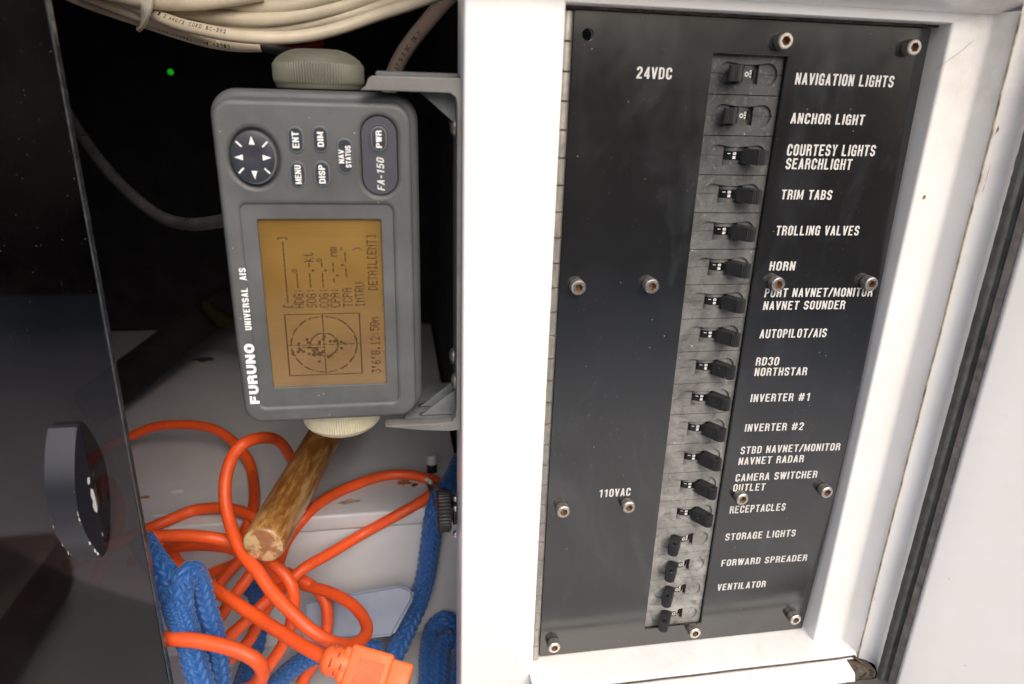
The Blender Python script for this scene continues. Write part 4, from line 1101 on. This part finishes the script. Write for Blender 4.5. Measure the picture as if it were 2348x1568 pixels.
# ================================================================== orange extension cord
cord = empty('extension_cord', tuple(K(600, 1400, 440)), 'orange extension cord lying in loose tangled loops in the locker', 'extension cord')
CR = 4.15
strands = [
 [(150, 1120, 590), (205, 1058, 600), (245, 1025, 605), (300, 1000, 606), (352, 979, 606), (418, 973, 604), (484, 981, 600), (528, 1007, 592), (567, 1051, 580), (580, 1099, 568), (582, 1154, 552), (571, 1195, 540), (550, 1240, 528)],
 [(700, 1110, 575), (672, 1058, 560), (642, 1014, 520), (604, 1003, 485), (560, 1016, 466), (532, 1048, 464), (517, 1099, 462), (517, 1154, 458), (530, 1208, 452), (541, 1238, 447), (559, 1273, 442), (591, 1310, 434), (623, 1356, 428), (667, 1402, 422), (715, 1446, 420), (760, 1472, 424), (807, 1478, 436), (838, 1456, 452), (838, 1425, 468), (810, 1388, 484), (762, 1360, 498), (715, 1346, 508), (674, 1335, 516), (620, 1330, 522)],
 [(250, 1240, 540), (300, 1228, 530), (343, 1211, 524), (385, 1193, 522), (440, 1171, 520), (495, 1164, 518), (539, 1168, 515), (578, 1184, 510), (610, 1215, 506), (640, 1270, 500)],
 [(150, 1300, 440), (230, 1258, 448), (290, 1240, 452), (346, 1231, 454), (418, 1228, 456), (484, 1233, 458), (528, 1242, 462), (575, 1262, 470), (610, 1290, 478), (640, 1330, 486), (655, 1360, 488)],
 [(300, 1290, 512), (345, 1270, 506), (418, 1252, 502), (484, 1250, 500), (539, 1259, 498), (580, 1280, 496)],
 [(365, 1245, 514), (385, 1262, 508), (400, 1280, 500), (425, 1310, 500)],
 [(320, 1262, 480), (370, 1279, 472), (420, 1303, 463), (464, 1331, 454), (540, 1382, 440), (604, 1424, 428), (667, 1464, 415), (712, 1490, 405), (752, 1510, 398)],
 [(640, 1365, 500), (661, 1335, 494), (699, 1301, 500), (754, 1270, 515), (833, 1223, 540), (912, 1180, 565), (965, 1150, 582), (1000, 1122, 596), (1003, 1106, 606), (984, 1098, 610), (932, 1088, 608), (873, 1092, 602), (793, 1120, 590), (734, 1152, 575), (690, 1195, 560), (655, 1245, 545), (640, 1290, 535)],
 [(672, 1322, 496), (650, 1345, 484), (604, 1384, 468), (556, 1432, 462), (505, 1475, 458), (470, 1500, 458)],
 [(600, 1275, 470), (630, 1296, 466), (661, 1328, 464), (674, 1368, 464), (668, 1425, 466), (651, 1473, 470), (620, 1521, 474), (588, 1560, 478), (560, 1600, 480)],
 [(655, 1312, 512), (690, 1328, 510), (731, 1356, 508), (750, 1394, 507), (747, 1457, 507), (731, 1505, 508), (699, 1552, 510), (680, 1600, 512)],
 [(590, 1295, 496), (566, 1328, 492), (534, 1370, 488), (502, 1419, 486), (470, 1465, 486)],
 [(560, 1262, 520), (547, 1286, 518), (509, 1330, 514), (482, 1375, 512)],
 [(575, 1275, 532), (534, 1295, 530), (477, 1318, 528), (430, 1345, 526)],
 [(640, 1350, 494), (604, 1406, 494), (572, 1467, 492), (524, 1514, 490), (480, 1540, 490)],
 [(120, 1500, 384), (200, 1480, 386), (286, 1468, 386), (394, 1464, 386), (477, 1473, 385), (550, 1493, 384), (592, 1518, 386), (602, 1546, 392), (585, 1572, 400), (540, 1590, 410)],
 [(270, 1455, 420), (305, 1505, 412), (328, 1568, 408), (335, 1620, 405)],
 [(215, 1150, 560), (240, 1100, 575), (265, 1140, 560), (270, 1200, 540), (230, 1300, 520), (200, 1400, 500)],
]
tubes('cord_cable', 'orange', [(pxpath(s, 2., 4.5), CR) for s in strands], 22, cord)
# moulded connector at the end of the cord
pa = K(752, 1510, 398); pb = K(965, 1572, 396)
ax = (pb-pa)/np.linalg.norm(pb-pa); nn = -ray(850, 1545); nn -= ax*(nn@ax); nn /= np.linalg.norm(nn); sd_ = np.cross(nn, ax)
if sd_[2] > 0: sd_ = -sd_
def LM(p): return Matrix(((ax[0], sd_[0], nn[0], p[0]*S), (ax[1], sd_[1], nn[1], p[1]*S), (ax[2], sd_[2], nn[2], p[2]*S), (0, 0, 0, 1)))
MPL = LM(pa)
def lbox(name, mat, x0, x1, y0, y1, z0, z1, bev, seg=2):
    bm = bmesh.new(); bm_box(bm, x0, x1, y0, y1, z0, z1, bev, seg, rot=MPL)
    o = bm_done(bm, name, mat, cord, smooth=35); return o
con = bmesh.new()
bm_lathe(con, [(5.2, -3), (8.0, -1), (8.8, 1), (8.9, 12), (8.4, 13)], (0, 0, 0), (1, 0, 0), 32)
bmesh.ops.transform(con, matrix=MPL, verts=con.verts)
collar = bm_done(con, 'connector', 'orange_plug', cord, smooth=35, label='moulded orange socket end')
def cbox(name, mat, *a):
    o = lbox(name, mat, *a); under(o, collar); return o
cbox('connector_body', 'orange_plug', 12, 37, -11.5, 14, -9, 8.6, 2.0, 3)
cbox('connector_shoulder', 'orange_plug', 8, 15, -9.6, 10.5, -8, 7.6, 2.6, 3)
cbox('connector_nose', 'orange_plug', 36, 49, -9.5, 13, -8, 7.2, 1.8, 3)
cbox('grip_panel', 'orange', 18, 33.5, -5.2, 12, 8.2, 8.75, .25, 1)
for i in range(11):
    y = -4.4+i*1.45; cbox('grip_rib', 'orange_plug', 18.6, 32.9, y, y+.75, 8.6, 9.05, .15, 1)
cbox('socket_slot', 'black', 48.4, 49.3, -1.5, 4.2, 1.2, 3.0, .1, 1)
cbox('socket_slot', 'black', 48.4, 49.3, 7, 11, -3, -1.2, .1, 1)
for i, (x, a) in enumerate(((3.2, -40), (3.2, 10), (6.6, -15), (6.6, 35), (9.4, -40), (9.4, 10))):
    aa = math.radians(a); bm = bmesh.new()
    bm_box(bm, x-.55, x+.55, 8.9*math.sin(aa)-2.4, 8.9*math.sin(aa)+2.4, 8.9*math.cos(aa)-.9, 8.9*math.cos(aa)+.06, .1, 1, rot=MPL)
    under(bm_done(bm, 'strain_relief_slot', 'slot', cord), collar)

# ================================================================== blue braided ropes
def rope(name, pts, rad, label, n=96, pitch=1.0, strands=8, grp=None, step=.5, parent=None):
    Q = pxpath(pts, step, rad); T, N, B = frames(Q); m = len(Q)
    s = np.r_[0, np.cumsum(np.linalg.norm(np.diff(Q, axis=0), axis=1))][:, None]
    th = (np.arange(n)*2*np.pi/n)[None]
    # two helical families of yarns in a 2/2 twill, so that the surface shows the herringbone of a plaited cover
    cell = 2*np.pi*rad/strands*pitch
    a = strands*th/(2*np.pi)+s/cell; b = strands*th/(2*np.pi)-s/cell
    fa, fb = np.floor(a), np.floor(b); ph = (fa+fb) % 4; over = ph < 2
    ca, cb_ = a-fa, b-fb
    L = np.where(over, ph+cb_, ph-2+ca)/2; c = np.where(over, ca, cb_)
    prof_ = np.clip(1-np.abs(2*c-1)**2.6, 0, 1); split = .12*np.exp(-((c-.5)/.07)**2)
    h = (prof_-split)*(.35+.65*np.sin(np.pi*np.clip(L, .02, .98))**.55)
    R = rad*(.78+.26*h)+rng.normal(0, .012, h.shape)
    V, F = tube_data(Q, R, n)
    me = bpy.data.meshes.new(name); me.from_pydata([tuple(v) for v in V*S], [], F)
    uvl = me.uv_layers.new(name='UVMap')
    li = np.zeros(len(me.loops), int); me.loops.foreach_get('vertex_index', li)
    uu = np.where(over, a, b+50)*1.6; vv = np.where(over, b*.10, a*.10)
    UVv = np.stack([(uu*1.6).reshape(-1), vv.reshape(-1)], 1)
    uvl.data.foreach_set('uv', UVv[li].reshape(-1).astype(np.float32))
    me.polygons.foreach_set('use_smooth', [True]*len(me.polygons))
    at = me.attributes.new('h', 'FLOAT', 'POINT'); at.data.foreach_set('value', np.r_[h.reshape(-1)].astype(np.float32))
    o = addobj(name, me, 'rope', None, False)
    if parent is not None: attach(o, parent)
    tag(o, label, 'rope' if parent is None else None, grp); return o
RG = 'blue braided ropes in the locker'
rope('braided_rope', [(1060, 1050, 640), (1034, 1105, 625), (1008, 1140, 612), (994, 1190, 600), (985, 1255, 585), (975, 1322, 570), (955, 1390, 555), (926, 1455, 538), (898, 1508, 522), (850, 1560, 515), (790, 1620, 515)], 8.1,
     'blue braided rope hanging down beside the post from the black knob', grp=RG)
rope('braided_rope', [(975, 1640, 630), (981, 1545, 625), (982, 1493, 620), (990, 1445, 616), (1019, 1420, 616), (1050, 1440, 618), (1062, 1480, 622), (1055, 1530, 626), (1046, 1600, 630)], 7.2,
     'blue rope bent in an upright loop in the dark corner beside the post', grp=RG)
rope('braided_rope', [(1006, 1640, 650), (1010, 1530, 645), (1016, 1480, 642), (1034, 1462, 646)], 7.4, 'dark blue rope end standing inside the upright rope loop', grp=RG)
lr = empty('braided_rope', tuple(K(430, 1430, 395)), 'thick blue braided rope with an eye splice beside the edge of the smoked door', 'rope', RG)
rope('rope_leg', [(325, 1240, 412), (352, 1283, 402), (376, 1315, 398), (394, 1358, 396), (410, 1402, 395), (424, 1440, 395), (437, 1480, 395), (448, 1525, 396), (462, 1572, 398), (474, 1620, 400)], 7.6, None, parent=lr)
rope('rope_leg', [(425, 1440, 398), (418, 1405, 394), (414, 1365, 392), (420, 1328, 394), (440, 1312, 400), (456, 1335, 406), (468, 1385, 410), (484, 1438, 412), (497, 1495, 414), (503, 1560, 416), (506, 1620, 418)], 7.0, None, parent=lr)
Qw = pxpath([(408, 1402, 392), (420, 1432, 391), (426, 1450, 391)], .5)
rope('splice_throat', [(401, 1376, 393), (409, 1402, 392), (417, 1425, 392), (423, 1442, 394)], 8.0, None, strands=14, pitch=.55, parent=lr)
rope('braided_rope', [(600, 1600, 520), (635, 1566, 512), (667, 1536, 508), (708, 1508, 506), (762, 1490, 506), (820, 1484, 508), (870, 1492, 512)], 7.0, 'blue rope passing under the orange connector at the bottom', grp=RG)
rope('braided_rope', [(560, 1330, 560), (590, 1368, 550), (594, 1420, 545), (588, 1470, 540), (572, 1520, 536), (556, 1570, 532), (545, 1610, 530)], 7.0, 'shaded blue rope behind the orange loops', grp=RG)

# ================================================================== wooden dowel
d0 = K(602, 1252, 434); d1 = K(765, 962, 590)
L = float(np.linalg.norm(d1-d0)); axd = (d1-d0)/L
bm = bmesh.new()
dr = 13.6
rings = bm_lathe(bm, [(dr*.80, 0), (dr*.93, .8), (dr, 3), (dr*1.01, 20), (dr, L+60)], (0, 0, 0), (0, 0, 1), 48)
for f in bm.faces:
    if len(f.verts) > 10 and f.calc_center_median().z < .001: f.material_index = 1
    elif f.calc_center_median().z < .0009: f.material_index = 1
me = bpy.data.meshes.new('wooden_handle'); bmesh.ops.recalc_face_normals(bm, faces=bm.faces); bm.to_mesh(me); bm.free()
me.materials.append(MT['wood']); me.materials.append(MT['wood_end'])
me.polygons.foreach_set('use_smooth', [True]*len(me.polygons)); me.set_sharp_from_angle(angle=math.radians(50))
o = addobj('wooden_pole', me, None, None, False, 'round wooden pole with worn varnish and chipped end pointing at the viewer', 'pole')
o.matrix_world = Matrix.Translation(Vector(d0)*S) @ Vector(axd).to_track_quat('Z', 'X').to_matrix().to_4x4()

# ================================================================== bits by the post
kc = U(1034, 1170, 22)
kb = empty('thumb_knob', (-121, kc[1], kc[2]), 'black ribbed round thumb knob on the side of the post above the blue rope', 'knob')
kmod = lambda t, r, h: 1+(.03*math.cos(40*t) if 4 < h < 11 else 0)
lathe('knob_grip', 'black', [(11.4, 3.5), (12.0, 4.2), (12.0, 10.6), (11.2, 11.4), (6, 11.6), (.01, 11.6)], (-121, kc[1], kc[2]), (-1, 0, 0), 160, kmod, kb)
lathe('knob_stem', 'black', [(8.5, 0), (8.5, 2), (5.5, 2.4), (5.5, 4)], (-121, kc[1], kc[2]), (-1, 0, 0), 30, parent=kb)
for dz in (14, 7.5, -10.5):
    lathe('knob_screw', 'steel', [(2.2, 0), (2.0, .8), (1.2, 1.6), (.01, 1.8)], (-122.0, kc[1]-9, kc[2]+dz), (-1, 0, 0), 16, parent=kb)
lt = empty('latch', tuple(K(990, 1120, 545)), 'bent thin metal latch strip between the orange cord and the black knob', 'latch')
def flat_bar(name, pts, wd, parent):
    Q = np.array(pts); V = []; F = []
    for i, p in enumerate(Q):
        t = Q[min(i+1, len(Q)-1)]-Q[max(i-1, 0)]; t /= np.linalg.norm(t); sdv = np.cross(t, FWD); sdv /= np.linalg.norm(sdv); u = np.cross(sdv, t)
        for a, b in ((-wd, -.5), (wd, -.5), (wd, .5), (-wd, .5)): V.append(p+sdv*a+u*b)
    for i in range(len(Q)-1):
        for j in range(4): F.append((i*4+j, i*4+(j+1) % 4, (i+1)*4+(j+1) % 4, (i+1)*4+j))
    F += [(3, 2, 1, 0), tuple(len(V)-4+j for j in range(4))]
    attach(meshobj(name, V, F, 'steel_dull'), parent)
flat_bar('latch_arm', [K(976, 1096, 545), K(990, 1108, 545), K(1022, 1136, 520)], 1.6, lt)
flat_bar('latch_arm', [K(978, 1096, 560), K(990, 1130, 540), K(1008, 1180, 515)], 1.6, lt)
sc0 = UZ = None
bb = empty('shelf_bolt', tuple(Kc(990, 1080, 640, .1)), 'small bolt with white cap and black nut standing on the shelf near the post', 'bolt')
p = Kc(990, 1080, 640, .1)
lathe('nut', 'black', [(5, 0), (5, 7), (4.4, 8)], p, (0, 0, 1), 6, parent=bb)
lathe('bolt_cap', 'white_inner', [(4.6, 8), (4.6, 14), (3.5, 16), (.01, 16.4)], p, (0, 0, 1), 20, parent=bb)
# pale blue plastic sheet leaning on the riser
q = [Kc(700, 1378, 520, 2), Kc(915, 1341, 520, 2), Kc(945, 1352, 520, 2), Kc(948, 1370, 520, 2), Kc(900, 1458, 512, 14), Kc(690, 1480, 512, 14)]
ctr = sum(q)/len(q); nrm = np.cross(q[1]-q[0], q[-1]-q[0]); nrm /= np.linalg.norm(nrm)
if nrm[1] > 0: nrm = -nrm
bm = bmesh.new(); A = [bm.verts.new(Vector(v)*S) for v in q]; Bv = [bm.verts.new(Vector(v-nrm*9)*S) for v in q]
bm.faces.new(A); bm.faces.new(Bv[::-1])
for i in range(len(q)): j = (i+1) % len(q); bm.faces.new((A[i], A[j], Bv[j], Bv[i]))
bmesh.ops.bevel(bm, geom=list(bm.edges), offset=2*S, segments=3, affect='EDGES')
bm_done(bm, 'plastic_container', 'plastic_blue', None, smooth=40, label='pale blue plastic container lying behind the orange cord loops', cat='container')
